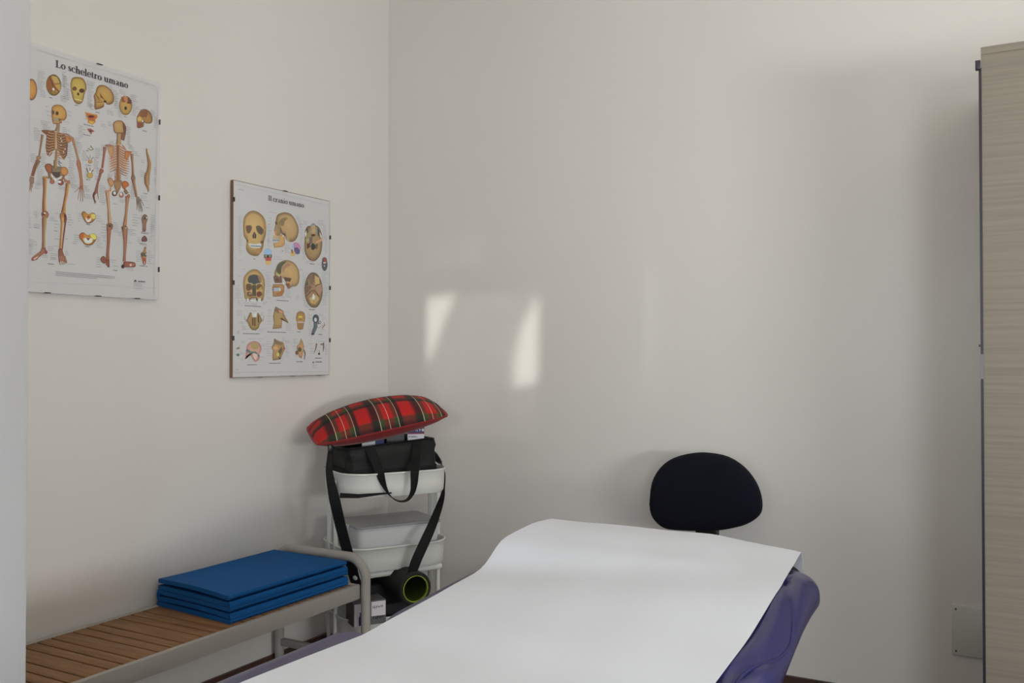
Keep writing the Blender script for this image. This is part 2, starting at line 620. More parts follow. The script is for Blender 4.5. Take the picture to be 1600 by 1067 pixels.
def print_mat():
    m = bpy.data.materials.new('printed_sheet')
    m.use_nodes = True
    n, l, p = nodes_of(m)
    a = n.new('ShaderNodeVertexColor')
    a.layer_name = 'print'
    no = n.new('ShaderNodeTexNoise'); no.inputs['Scale'].default_value = 260; no.inputs['Detail'].default_value = 3
    tc = n.new('ShaderNodeTexCoord')
    l.new(tc.outputs['Object'], no.inputs['Vector'])
    mx = n.new('ShaderNodeMix'); mx.data_type = 'RGBA'; mx.blend_type = 'MULTIPLY'; mx.inputs[0].default_value = 0.12
    l.new(a.outputs[0], mx.inputs[6]); l.new(no.outputs['Color'], mx.inputs[7])
    l.new(mx.outputs[2], p.inputs['Base Color'])
    p.inputs['Roughness'].default_value = 0.6
    p.inputs['Specular IOR Level'].default_value = 0.3
    return m


M['print'] = print_mat()
PAPER_SEEN = (186, 180, 180)
PAPER_COL = rgb(233, 228, 230)


class Art:
    """flat printed artwork; coordinates are traced from the picture and laid on the wall plane"""
    def __init__(self, seen=PAPER_SEEN):
        self.v, self.f, self.c, self.k, self.seen = [], [], [], 0, seen
        self.o, self.s = (0, 0), 1.0

    def crop(self, ox, oy, s):
        self.o, self.s = (ox, oy), s
        return self

    def col(self, c):
        g = (c[0] + c[1] + c[2]) / 3
        c = tuple(v + (g - v) * 0.10 for v in c)
        return tuple(min(1.0, lin(c[i]) / lin(self.seen[i]) * PAPER_COL[i]) for i in range(3)) + (1,)

    def _p(self, q):
        w = on_x(self.o[0] + q[0] / self.s, self.o[1] + q[1] / self.s, SHEET_X)
        return (SHEET_X + 0.0002 + self.k * 6e-6, w.y, w.z)

    def _add(self, pts, faces, cols, bump=True):
        b = len(self.v)
        self.v += [self._p(q) for q in pts]
        self.c += cols
        self.f += [tuple(b + i for i in f) for f in faces]
        if bump: self.k += 1

    def poly(self, pts, c, e=None, ctr=None):
        """filled outline; e = edge colour -> soft shading from centre to rim"""
        c = self.col(c)
        if e is None:
            tr = tessellate_polygon([[Vector((x, y, 0)) for x, y in pts]])
            self._add(pts, tr, [c] * len(pts))
        else:
            e = self.col(e)
            if ctr is None:
                ctr = (sum(p[0] for p in pts) / len(pts), sum(p[1] for p in pts) / len(pts))
            mid = [(ctr[0] + (x - ctr[0]) * .72, ctr[1] + (y - ctr[1]) * .72) for x, y in pts]
            n = len(pts)
            allp = [ctr] + mid + pts
            fs = []
            for i in range(n):
                j = (i + 1) % n
                fs += [(0, 1 + i, 1 + j), (1 + i, 1 + n + i, 1 + n + j, 1 + j)]
            m_ = tuple(c[k] * .8 + e[k] * .2 for k in range(3)) + (1,)
            self._add(allp, fs, [c] + [m_] * n + [e] * n)
        return self

    def ell(self, cx, cy, rx, ry, c, e=None, n=20, rot=0.0):
        a = math.radians(rot)
        pts = []
        for i in range(n):
            t = i * math.tau / n
            x, y = rx * math.cos(t), ry * math.sin(t)
            pts.append((cx + x * math.cos(a) - y * math.sin(a), cy + x * math.sin(a) + y * math.cos(a)))
        return self.poly(pts, c, e, (cx, cy))

    def smooth(self, pts, c, e=None, ctr=None, n=4):
        P = [Vector((x, y, 0)) for x, y in pts]
        out = []
        m = len(P)
        for i in range(m):
            p0, p1, p2, p3 = P[i - 1], P[i], P[(i + 1) % m], P[(i + 2) % m]
            for k in range(n):
                t = k / n
                q = 0.5 * ((2 * p1) + (-p0 + p2) * t + (2 * p0 - 5 * p1 + 4 * p2 - p3) * t * t + (-p0 + 3 * p1 - 3 * p2 + p3) * t ** 3)
                out.append((q.x, q.y))
        return self.poly(out, c, e, ctr)

    def bone(self, pts, w, l_, m_=None, r_=None):
        """shaded stroke: colours left rim, middle, right rim"""
        m_ = m_ or l_
        r_ = r_ or l_
        n = len(pts)
        ws = w if isinstance(w, (list, tuple)) else [w] * n
        allp, fs, cs = [], [], []
        for i, (x, y) in enumerate(pts):
            ax, ay = pts[max(i - 1, 0)]
            bx, by = pts[min(i + 1, n - 1)]
            tx, ty = bx - ax, by - ay
            L = math.hypot(tx, ty) or 1
            nx, ny = ty / L * ws[i] / 2, -tx / L * ws[i] / 2
            allp += [(x - nx, y - ny), (x, y), (x + nx, y + ny)]
            cs += [self.col(r_), self.col(m_), self.col(l_)]
            if i:
                b = 3 * (i - 1)
                fs += [(b, b + 3, b + 4, b + 1), (b + 1, b + 4, b + 5, b + 2)]
        self._add(allp, fs, cs)
        return self

    def line(self, x0, y0, x1, y1, w, c):
        return self.bone([(x0, y0), (x1, y1)], w, c)

    def text(self, x, y, w, n, dy, seed=0, c=(128, 124, 130), th=0.55, align='l', full=False):
        """n lines of fine print, too small to read; x,y in picture pixels"""
        o, s = self.o, self.s
        self.o, self.s = (0, 0), 1.0
        rnd = random.Random(seed + int(x * 31 + y * 17))
        for i in range(n):
            ww = w * (1 if full and i < n - 1 else rnd.uniform(.5, 1))
            yy = y + i * dy
            x0 = x if align == 'l' else x + w - ww
            sl = (552 - yy) / (1590 - x)
            xx = x0
            while xx < x0 + ww - 0.3:
                seg = min(rnd.uniform(1.6, 5.0), x0 + ww - xx)
                self.k -= 1
                self.line(xx, yy + (xx - x) * sl, xx + seg, yy + (xx + seg - x) * sl, th, c)
                xx += seg + 0.5
        self.o, self.s = o, s
        return self

    def sheet(self, y0, y1, z0, z1):
        b = len(self.v)
        self.v += [(SHEET_X, y0, z0), (SHEET_X, y1, z0), (SHEET_X, y1, z1), (SHEET_X, y0, z1)]
        self.v += [(SHEET_X - .0006, y0, z0), (SHEET_X - .0006, y1, z0), (SHEET_X - .0006, y1, z1), (SHEET_X - .0006, y0, z1)]
        self.c += [PAPER_COL] * 8
        self.f += [(b, b + 1, b + 2, b + 3), (b + 7, b + 6, b + 5, b + 4), (b, b + 4, b + 5, b + 1), (b + 1, b + 5, b + 6, b + 2),
                   (b + 2, b + 6, b + 7, b + 3), (b + 3, b + 7, b + 4, b)]

    def build(self, name, parent):
        me = bpy.data.meshes.new(name)
        L = parent.location
        me.from_pydata([(x - L.x, y - L.y, z - L.z) for x, y, z in self.v], [], self.f)
        ca = me.color_attributes.new('print', 'FLOAT_COLOR', 'POINT')
        for i, c in enumerate(self.c):
            ca.data[i].color = c
        me.materials.append(M['print'])
        o = bpy.data.objects.new(name, me)
        C.objects.link(o)
        o.parent = parent
        return o


# -- a small hand-drawn bold serif alphabet: strokes in x-height units
def arc(cx, cy, rx, ry, a0, a1, thick, thin, n=18):
    out = []
    for i in range(n + 1):
        a = math.radians(a0 + (a1 - a0) * i / n)
        w = thin + (thick - thin) * abs(math.cos(a)) ** 1.3
        out.append((cx + rx * math.cos(a), cy + ry * math.sin(a), w))
    return out


TH, TN = 0.29, 0.10
def st(x, y0, y1, w=TH): return [(x, y0, w), (x, y1, w)]
def sf(x, y, w=0.52): return [(x - w / 2, y, 0.085), (x + w / 2, y, 0.085)]


GLYPH = {
    'L': (1.22, [st(.36, 0, 1.45, .3), sf(.36, .04, .66), sf(.36, 1.41, .66), [(.3, .05, .1), (1.05, .05, .1)], [(1.06, 0, .1), (1.12, .45, .05)]]),
    'I': (.72, [st(.36, 0, 1.45, .3), sf(.36, .04, .66), sf(.36, 1.41, .66)]),
    'l': (.6, [st(.3, 0, 1.5), sf(.3, .04), [(.08, 1.44, .1), (.35, 1.46, .1)]]),
    'i': (.6, [st(.3, 0, 1.0), sf(.3, .04), [(.08, .95, .1), (.35, .96, .1)], [(.3, 1.25, .26), (.3, 1.47, .26)]]),
    'o': (1.04, [arc(.52, .5, .36, .46, 0, 360, .28, .08, 30)]),
    'c': (.9, [arc(.5, .5, .36, .46, 48, 318, .28, .09, 26), [(.76, .66, .2), (.76, .86, .2)]]),
    'e': (.94, [arc(.5, .5, .36, .46, 0, 318, .26, .09, 28), [(.2, .52, .08), (.88, .52, .08)]]),
    's': (.82, [[(.66, .72, .1), (.66, .88, .1)], [(.68, .86, .08), (.5, .955, .09), (.3, .93, .14), (.19, .78, .22), (.28, .62, .25), (.5, .5, .27), (.62, .35, .25), (.64, .2, .22), (.52, .07, .14), (.32, .04, .09), (.14, .14, .08)], [(.15, .1, .1), (.15, .28, .1)]]),
    'h': (1.16, [st(.3, 0, 1.5), sf(.3, .04), [(.08, 1.44, .1), (.35, 1.46, .1)], [(.38, .72, .08), (.52, .9, .12), (.7, .92, .2), (.84, .74, TH), (.85, .5, TH), (.85, 0, TH)], sf(.85, .04)]),
    'n': (1.16, [st(.3, 0, 1.0), sf(.3, .04), [(.08, .95, .1), (.35, .96, .1)], [(.38, .72, .08), (.52, .9, .12), (.7, .92, .2), (.84, .74, TH), (.85, .5, TH), (.85, 0, TH)], sf(.85, .04)]),
    'm': (1.7, [st(.3, 0, 1.0), sf(.3, .04), [(.08, .95, .1), (.35, .96, .1)], [(.38, .72, .08), (.5, .9, .12), (.68, .92, .2), (.82, .74, TH), (.83, .5, TH), (.83, 0, TH)], sf(.83, .04),
                [(.92, .72, .08), (1.05, .9, .12), (1.22, .92, .2), (1.37, .74, TH), (1.38, .5, TH), (1.38, 0, TH)], sf(1.38, .04)]),
    'u': (1.16, [[(.28, 1.0, TH), (.28, .4, TH), (.32, .16, .22), (.48, .06, .14), (.66, .12, .1), (.78, .28, .08)], [(.05, .955, .1), (.35, .955, .1)], st(.84, 0, 1.0), [(.62, .955, .1), (.9, .955, .1)], [(.84, .04, .1), (1.08, .04, .1)]]),
    'r': (.86, [st(.3, 0, 1.0), sf(.3, .04, .56), [(.08, .95, .1), (.35, .96, .1)], [(.38, .68, .08), (.5, .9, .13), (.66, .92, .16)], [(.7, .78, .22), (.7, .96, .22)]]),
    't': (.68, [[(.3, 1.32, .06), (.3, 1.0, TH), (.3, .25, TH), (.36, .08, .2), (.52, .05, .1), (.64, .14, .07)], [(.05, .95, .09), (.62, .95, .09)]]),
    'a': (1.0, [[(.2, .74, .22), (.22, .84, .2)], [(.2, .84, .08), (.4, .95, .1), (.6, .9, .18), (.68, .72, .26), (.68, .2, .26), (.76, .05, .14), (.94, .08, .07)],
                [(.66, .56, .09), (.4, .48, .14), (.22, .32, .24), (.24, .14, .2), (.42, .05, .12), (.62, .18, .08)]]),
    ' ': (.5, []),
}


def title(art, s, p0, p1, xh, c):
    """p0 = left foot of the first letter, p1 = right foot of the last (picture px)"""
    a, b = on_x(*p0, SHEET_X), on_x(*p1, SHEET_X)
    total = sum(GLYPH[ch][0] for ch in s)
    sx = (b.y - a.y) / total
    z0 = (a.z + b.z) / 2
    y = a.y
    col = art.col(c)
    for ch in s:
        adv, strokes = GLYPH[ch]
        for sk in strokes:
            n = len(sk)
            vs, cs, fs = [], [], []
            for i, (x, h, w) in enumerate(sk):
                ax, ah, _ = sk[max(i - 1, 0)]
                bx, bh, _ = sk[min(i + 1, n - 1)]
                tx, ty = bx - ax, bh - ah
                Ln = math.hypot(tx, ty) or 1
                nx, ny = -ty / Ln * w / 2, tx / Ln * w / 2
                for sg in (1, -1):
                    vs.append((SHEET_X + 0.0002 + art.k * 6e-6, y + (x + sg * nx) * sx, z0 + (h + sg * ny) * xh))
                    cs.append(col)
                if i: fs.append((2 * i - 2, 2 * i - 1, 2 * i + 1, 2 * i))
            bb = len(art.v)
            art.v += vs; art.c += cs
            art.f += [tuple(bb + q for q in f) for f in fs]
            art.k += 1
        y += adv * sx


GOLD, TAN, ORG, MAR, DBR, OCH = (196, 158, 78), (186, 142, 98), (192, 118, 58), (118, 62, 58), (84, 60, 46), (168, 128, 72)

# ---- chart of the skeleton
A = Art()
A.k = 6
A.crop(0, 0, 1)
A.ell(49, 140, 9, 17, (200, 140, 60), (104, 58, 62))
A.crop(40, 60, 10.67)
A.ell(467, 778, 128, 180, (160, 118, 60), (92, 78, 34), rot=-4)
A.poly([(360, 700), (420, 640), (470, 760), (440, 900), (370, 860), (345, 780)], (142, 84, 46))
A.poly([(430, 625), (520, 640), (570, 740), (480, 745)], (186, 150, 80))
A.poly([(490, 780), (585, 760), (580, 860), (520, 900)], (182, 142, 76))
A.poly([(380, 640), (400, 630), (480, 790), (560, 880), (545, 895), (455, 800)], (120, 62, 38))
A.poly([(440, 840), (462, 820), (482, 850), (462, 874)], (222, 222, 222))
A.smooth([(750, 740), (780, 660), (860, 642), (950, 665), (1000, 740), (1015, 830), (985, 920), (965, 1010), (940, 1070), (900, 1095), (850, 1090), (800, 1040), (775, 960), (752, 850)], (192, 162, 76), (120, 84, 46), (870, 800))
A.ell(815, 838, 38, 34, (110, 76, 44)); A.ell(935, 872, 44, 36, (84, 50, 42))
A.poly([(872, 890), (900, 930), (880, 955), (852, 935)], (86, 52, 44))
A.line(815, 1010, 940, 1040, 14, (214, 190, 120))
A.crop(140, 80, 10.67)
A.smooth([(95, 690), (130, 590), (220, 563), (320, 610), (390, 700), (406, 800), (380, 872), (300, 892), (245, 850), (232, 930), (110, 972), (80, 940), (80, 830), (68, 745)], (190, 146, 74), (112, 68, 48), (250, 700))
A.poly([(170, 690), (180, 770), (260, 820), (220, 770)], (120, 66, 46)); A.ell(255, 838, 26, 18, (70, 52, 34))
A.poly([(85, 700), (150, 760), (200, 830), (150, 840), (100, 790)], (160, 124, 64)); A.line(90, 700, 160, 800, 12, (120, 84, 44)); A.line(120, 850, 215, 850, 12, (120, 74, 58))
A.ell(600, 905, 110, 162, (190, 146, 76), (120, 90, 46))
A.poly([(520, 770), (590, 740), (600, 850), (540, 850)], (140, 78, 52)); A.poly([(640, 760), (700, 820), (690, 880), (620, 870)], (116, 66, 50)); A.poly([(560, 740), (620, 745), (640, 840), (580, 830)], (182, 120, 84))
A.ell(600, 950, 22, 30, (54, 50, 34))
A.crop(130, 165, 8.89)
A.smooth([(758, 130), (800, 65), (860, 48), (930, 90), (962, 170), (945, 243), (870, 245), (835, 225), (835, 292), (755, 312), (742, 240), (742, 165)], (172, 122, 66), (108, 72, 50), (850, 160))
A.poly([(765, 130), (810, 70), (870, 58), (900, 90), (880, 160), (810, 165)], (134, 82, 56)); A.poly([(750, 170), (790, 150), (815, 180), (800, 215), (755, 215)], (196, 160, 84)); A.poly([(750, 235), (830, 225), (830, 290), (760, 305)], (128, 74, 56)); A.ell(826, 214, 10, 16, (226, 214, 190))
# vertebrae in the middle column
A.poly([(22, 88), (200, 130), (198, 170), (170, 190), (172, 232), (130, 268), (62, 240), (60, 190), (38, 150)], (176, 84, 48), (196, 140, 56)); A.ell(110, 152, 44, 16, (86, 40, 34)); A.poly([(75, 205), (160, 220), (128, 255), (82, 238)], (200, 160, 64))
A.poly([(50, 322), (100, 318), (160, 358), (125, 370), (110, 402), (85, 372)], (164, 84, 84), (150, 70, 66)); A.ell(102, 352, 18, 14, (70, 76, 62))
A.poly([(55, 592), (95, 590), (100, 545), (150, 610), (100, 625)], (140, 126, 96)); A.ell(105, 597, 18, 9, (210, 208, 198))
A.ell(95, 775, 30, 30, (190, 140, 84), (140, 96, 58)); A.line(50, 705, 90, 750, 8, (110, 92, 66)); A.line(140, 715, 105, 750, 8, (110, 92, 66)); A.line(92, 690, 95, 745, 6, (120, 100, 76)); A.ell(96, 745, 10, 9, (216, 212, 206))
A.ell(92, 968, 42, 44, (196, 160, 76), (140, 106, 48)); A.line(45, 870, 70, 930, 12, (96, 74, 46)); A.line(92, 860, 94, 905, 10, (96, 74, 46)); A.line(140, 890, 115, 925, 12, (96, 74, 46)); A.ell(94, 922, 18, 12, (214, 208, 196))

# front skeleton
A.crop(40, 155, 10.67)
RIBL, RIBD = (190, 146, 106), (120, 72, 50)
A.poly([(345, 600), (380, 520), (480, 520), (505, 840), (470, 850), (400, 962), (350, 925), (330, 800)], (112, 72, 52), (128, 84, 66))
A.poly([(510, 545), (640, 580), (690, 640), (705, 760), (690, 930), (645, 1012), (600, 970), (520, 830)], (110, 74, 50), (128, 88, 64))
A.bone([(540, 400), (538, 470), (520, 540)], [62, 60, 84], (150, 110, 88), (160, 124, 92), (104, 76, 66))
for i in range(8):
    y = 560 + i * 44
    A.bone([(478, y + 6), (440, y + 14 - i * 2), (390, y - 6 + i * 6), (345 + (8 if i == 0 else 0), y - 34 + i * 8)], [13, 15, 15, 10], RIBL, RIBL, (150, 92, 66))
A.bone([(478, 862), (420, 880), (385, 950)], 9, (216, 196, 178)); A.bone([(470, 890), (420, 930)], 8, (190, 150, 116))
for i in range(10):
    y = 575 + i * 37
    A.bone([(515, y), (570, y + 18 + i * 6), (630, y + 12 + i * 9), (680 - i * 1.5, y - 4 + i * 7)], [13, 14, 13, 8], RIBL, (176, 132, 92), (146, 96, 62))
for (x, y) in ((585, 655), (585, 765), (630, 880), (600, 700), (560, 962), (655, 830)):
    A.ell(x, y, 13, 8, (214, 200, 184))
A.bone([(496, 545), (490, 700), (490, 850)], [42, 34, 24], (190, 152, 104), (168, 126, 84), (130, 90, 64))
A.bone([(515, 830), (512, 930), (500, 1067)], [30, 42, 46], (170, 132, 84), (150, 112, 74), (92, 66, 50))
for i in range(6):
    A.line(470, 895 + i * 32, 498, 900 + i * 32, 9, (160, 130, 90)); A.line(535, 900 + i * 32, 572, 905 + i * 32, 9, (104, 78, 66))
A.bone([(265, 535), (330, 515), (440, 535)], [34, 18, 12], (140, 104, 72), (150, 96, 62), (110, 70, 50))
A.poly([(275, 520), (390, 515), (350, 600), (290, 560)], (132, 82, 58), (110, 72, 54))
A.bone([(530, 555), (600, 575), (700, 590), (800, 650)], [16, 14, 16, 16], (170, 110, 76), (150, 84, 64), (110, 56, 60))
A.poly([(660, 600), (740, 620), (760, 700), (710, 735), (670, 690)], (190, 120, 66), (130, 80, 54))
A.smooth([(430, 160), (460, 108), (540, 90), (620, 120), (678, 210), (678, 310), (632, 358), (600, 350), (602, 395), (560, 405), (480, 415), (450, 392), (430, 280)], (198, 148, 72), (132, 82, 52), (560, 200))
A.ell(455, 220, 22, 36, (96, 74, 62)); A.ell(522, 235, 28, 34, (92, 62, 46)); A.poly([(455, 310), (520, 300), (560, 330), (540, 362), (470, 370)], (150, 134, 112)); A.poly([(540, 320), (600, 330), (560, 370)], (130, 72, 52)); A.line(460, 385, 560, 385, 14, (186, 150, 104))
A.bone([(280, 590), (262, 720), (238, 860), (222, 960)], [52, 38, 34, 34], (160, 150, 106), (136, 98, 74), (140, 74, 84)); A.ell(215, 975, 42, 36, (164, 120, 88), (120, 76, 62))
A.bone([(720, 625), (785, 665), (830, 830), (868, 980), (885, 1050)], [56, 48, 36, 34, 48], (150, 100, 82), (180, 128, 84), (120, 76, 60))
A.crop(40, 250, 10.67)
A.bone([(215, 0), (150, 130), (110, 270)], [82, 66, 56], (142, 112, 76), (126, 88, 60), (146, 76, 78)); A.line(190, 30, 120, 250, 12, (84, 68, 46))
A.poly([(75, 270), (140, 290), (135, 390), (70, 400), (55, 330)], (146, 116, 96), (130, 84, 76))
for x0, x1, y1 in ((70, 58, 545), (88, 72, 500), (100, 90, 530), (118, 108, 460)):
    A.line(x0, 390, x1, y1, 11, (140, 106, 92))
A.bone([(870, 0), (880, 60), (905, 180), (925, 330), (930, 440)], [44, 76, 52, 46, 56], (146, 88, 62), (178, 116, 76), (150, 88, 84))
A.poly([(900, 420), (955, 430), (955, 490), (890, 480)], (156, 92, 66))
for x0, y0, x1, y1 in ((890, 460, 808, 542), (900, 480, 868, 660), (915, 480, 910, 695), (935, 480, 952, 695), (952, 470, 982, 635)):
    A.bone([(x0, y0), ((x0 + x1) / 2, (y0 + y1) / 2 + 6), (x1, y1)], [15, 10, 8], (144, 112, 90), (156, 116, 88), (120, 84, 70))
# pelvis
A.poly([(420, 90), (620, 120), (640, 240), (520, 300), (430, 220)], (134, 112, 92), (112, 92, 74)); A.poly([(420, 200), (580, 200), (560, 290), (500, 300), (450, 250)], (84, 66, 54))
A.bone([(495, 0), (490, 130)], [62, 56], (168, 136, 88), (150, 118, 80), (100, 72, 58)); A.line(540, 20, 600, 60, 12, (110, 90, 110)); A.line(545, 60, 590, 110, 12, (100, 76, 90))
A.smooth([(315, 110), (345, 65), (405, 62), (440, 100), (435, 190), (410, 240), (355, 200)], (162, 92, 60), (104, 58, 46))
A.smooth([(590, 130), (640, 112), (695, 150), (705, 220), (665, 262), (610, 260), (580, 200)], (200, 132, 68), (128, 84, 50))
A.bone([(395, 220), (400, 280), (440, 320)], [56, 50, 40], (150, 128, 84), (140, 104, 72), (96, 66, 50)); A.ell(440, 362, 42, 40, (170, 104, 84), (118, 70, 54))
A.bone([(640, 250), (610, 320), (540, 350)], [40, 34, 26], (120, 74, 50), (160, 100, 66), (90, 60, 46)); A.ell(585, 378, 50, 46, (150, 74, 60), (84, 44, 40)); A.ell(562, 365, 30, 20, (222, 218, 216)); A.bone([(530, 325), (600, 275)], 20, (216, 212, 210)); A.ell(492, 328, 22, 24, (216, 206, 192)); A.bone([(425, 235), (445, 290)], 14, (212, 206, 196))
A.bone([(660, 330), (640, 300), (655, 370)], 20, (150, 90, 60))
# legs, front
A.ell(305, 300, 34, 34, (176, 134, 80), (130, 90, 62)); A.bone([(330, 285), (380, 300)], 34, (140, 110, 78))
A.bone([(322, 300), (318, 500), (306, 720), (310, 860)], [76, 58, 62, 74], (204, 166, 96), (160, 106, 66), (110, 52, 58))
A.ell(712, 372, 28, 32, (176, 110, 62), (124, 66, 50)); A.bone([(690, 350), (640, 330)], 34, (176, 110, 70))
A.bone([(700, 390), (680, 560), (645, 740), (628, 880)], [66, 56, 52, 84], (198, 164, 96), (176, 116, 66), (116, 50, 54))
A.smooth([(260, 880), (310, 850), (360, 860), (382, 910), (365, 960), (330, 1000), (280, 950), (262, 930)], (168, 116, 80), (118, 62, 66)); A.poly([(275, 890), (330, 880), (325, 920), (280, 920)], (96, 48, 44)); A.ell(315, 888, 16, 14, (222, 208, 196))
A.smooth([(570, 900), (610, 880), (660, 890), (678, 940), (680, 1010), (640, 1040), (590, 1020), (568, 960)], (180, 124, 68), (110, 54, 50)); A.poly([(635, 900), (672, 920), (676, 1020), (640, 1020)], (112, 44, 46))
A.crop(40, 340, 10.67)
A.bone([(312, 0), (308, 120), (300, 300), (300, 520)], [86, 74, 52, 60], (176, 158, 110), (160, 124, 86), (124, 52, 62))
A.bone([(605, 0), (608, 90), (590, 300), (582, 530)], [66, 46, 34, 50], (196, 158, 92), (190, 142, 84), (126, 66, 54))
A.bone([(665, 0), (655, 120), (625, 350), (605, 540)], [40, 26, 20, 20], (110, 46, 50), (140, 70, 62), (120, 52, 58))
A.smooth([(265, 505), (320, 500), (335, 560), (300, 600), (210, 670), (190, 700), (110, 720), (92, 690), (120, 650), (200, 590), (255, 545)], (164, 112, 84), (132, 66, 72)); A.ell(335, 575, 26, 34, (150, 70, 80)); A.poly([(130, 685), (210, 640), (200, 660), (140, 705)], (206, 178, 174))
A.smooth([(545, 530), (600, 520), (625, 590), (650, 650), (690, 740), (660, 750), (600, 720), (555, 740), (545, 640)], (148, 92, 70), (116, 62, 58))
for x0, x1, y1 in ((565, 575, 790), (590, 610, 785), (615, 640, 780), (640, 670, 770), (655, 685, 745)):
    A.bone([(x0, 640), (x1, y1)], [18, 12], (190, 160, 136), (160, 104, 80), (110, 64, 56))
# pelvis figures
A.crop(40, 250, 10.67)
A.smooth([(935, 900), (945, 865), (985, 860), (1040, 905), (1100, 880), (1150, 895), (1168, 945), (1150, 995), (1095, 1045), (1035, 1055), (990, 1025), (950, 960)], (198, 130, 62), (110, 66, 36)); A.smooth([(1095, 900), (1150, 905), (1162, 945), (1140, 985), (1095, 960)], (206, 190, 90)); A.smooth([(1000, 955), (1040, 1000), (1088, 960), (1082, 1010), (1040, 1038), (1005, 1010)], (222, 220, 212)); A.ell(1045, 950, 22, 18, (120, 60, 44))
A.crop(40, 340, 10.67)
A.smooth([(892, 300), (915, 258), (965, 250), (1030, 295), (1085, 270), (1140, 265), (1180, 310), (1172, 370), (1105, 452), (1040, 465), (985, 450), (930, 385), (900, 345)], (200, 134, 58), (104, 62, 34)); A.smooth([(1070, 280), (1140, 270), (1175, 315), (1165, 365), (1110, 350)], (212, 196, 92)); A.smooth([(905, 290), (940, 262), (965, 300), (940, 350), (905, 340)], (186, 92, 46)); A.smooth([(965, 345), (1040, 335), (1110, 350), (1108, 400), (1060, 432), (1000, 425), (970, 390)], (222, 220, 212), (190, 190, 180)); A.poly([(1005, 338), (1075, 340), (1038, 385)], (134, 62, 50))

# back skeleton
A.crop(130, 165, 8.89)
A.poly([(440, 530), (505, 540), (600, 620), (640, 760), (600, 950), (520, 860), (455, 860), (385, 900), (360, 850), (350, 700), (400, 570)], (176, 140, 118), (196, 176, 164))
for i in range(10):
    y = 560 + i * 36
    A.bone([(470, y), (430, y + 12), (372 - (8 if i > 3 else -40), y + 40)], [11, 12, 8], (200, 152, 118), (150, 84, 62), (120, 66, 50))
for i in range(12):
    y = 555 + i * 33
    A.bone([(495, y), (550, y + 40), (600 + min(i, 4) * 9 - max(0, i - 8) * 10, y + 62)], [12, 12, 8], (190, 140, 104), (150, 88, 62), (110, 62, 48))
A.poly([(325, 560), (420, 555), (405, 700), (385, 745), (348, 640)], (186, 140, 96), (150, 100, 72))
A.poly([(575, 625), (680, 640), (640, 690), (605, 765), (568, 730)], (190, 116, 66), (140, 76, 50))
A.poly([(525, 530), (560, 560), (600, 615), (570, 620)], (170, 120, 92)); A.bone([(300, 560), (350, 545), (410, 562)], [30, 16, 10], (176, 118, 92), (160, 96, 74), (120, 72, 60))
A.bone([(482, 545), (480, 750), (478, 950), (482, 1067)], [52, 42, 46, 60], (176, 130, 90), (128, 76, 50), (146, 96, 64))
for i in range(7):
    A.line(430, 880 + i * 27, 465, 884 + i * 27, 8, (170, 112, 84)); A.line(495, 884 + i * 27, 525, 880 + i * 27, 8, (150, 96, 72))
A.bone([(495, 380), (492, 460), (488, 540)], [64, 56, 70], (160, 124, 84), (172, 136, 88), (120, 84, 62)); A.poly([(525, 380), (590, 380), (565, 490), (520, 470)], (132, 92, 72), (100, 52, 56)); 
A.smooth([(412, 270), (430, 225), (485, 205), (545, 220), (590, 290), (590, 360), (560, 385), (480, 388), (430, 370)], (186, 144, 90), (120, 76, 56), (480, 290)); A.poly([(540, 225), (592, 300), (588, 380), (560, 400), (545, 300)], (116, 72, 54))
A.bone([(300, 580), (285, 700), (262, 870)], [50, 28, 32], (170, 110, 84), (150, 88, 66), (140, 78, 66)); A.ell(250, 908, 30, 32, (168, 92, 68), (120, 64, 52)); A.bone([(242, 930), (200, 1067)], [34, 30], (110, 66, 56), (150, 84, 64), (110, 60, 54))
A.bone([(672, 670), (682, 800), (690, 970)], [42, 26, 30], (150, 130, 96), (160, 106, 74), (110, 60, 50))
A.crop(130, 270, 10.67)
A.bone([(290, 0), (235, 180), (205, 340)], [34, 34, 60], (110, 62, 54), (160, 94, 70), (110, 58, 56)); A.bone([(195, 330), (168, 380), (180, 450)], [50, 34, 26], (140, 86, 66), (120, 70, 54), (80, 52, 44))
for x, y in ((185, 515), (205, 510), (212, 490)): A.line(178, 440, x, y, 8, (104, 74, 58))
A.bone([(232, 310), (245, 440)], [16, 9], (150, 92, 84))
A.bone([(572, 0), (575, 170), (570, 300)], [66, 84, 40], (176, 130, 90), (128, 84, 56), (158, 112, 78)); 
for i in range(6):
    A.line(515, 10 + i * 22, 550, 16 + i * 22, 8, (170, 118, 88)); A.line(595, 16 + i * 22, 620, 8 + i * 22, 8, (150, 100, 78))
A.poly([(500, 130), (640, 130), (620, 240), (570, 350), (520, 250)], (166, 122, 82), (130, 92, 66))
A.smooth([(400, 110), (430, 80), (475, 100), (505, 160), (480, 230), (450, 240), (420, 180)], (194, 140, 88), (150, 90, 62))
A.smooth([(640, 160), (690, 135), (740, 160), (756, 210), (710, 250), (690, 290), (640, 220)], (190, 102, 54), (130, 62, 44)); A.ell(637, 280, 18, 20, (214, 208, 214))
A.bone([(455, 250), (440, 300), (400, 310)], 34, (180, 128, 92)); A.ell(518, 345, 44, 46, (130, 78, 60), (90, 56, 46)); A.ell(518, 338, 24, 28, (214, 210, 210)); A.ell(632, 370, 38, 48, (176, 118, 96), (120, 76, 60)); A.ell(625, 355, 18, 26, (212, 200, 194)); A.bone([(690, 290), (730, 350)], 50, (90, 82, 70), (150, 92, 64), (90, 72, 60))
A.bone([(395, 300), (405, 400), (422, 600), (440, 850)], [72, 54, 40, 60], (180, 130, 96), (190, 152, 112), (126, 66, 54)); A.ell(385, 312, 22, 26, (190, 132, 96), (150, 96, 76))
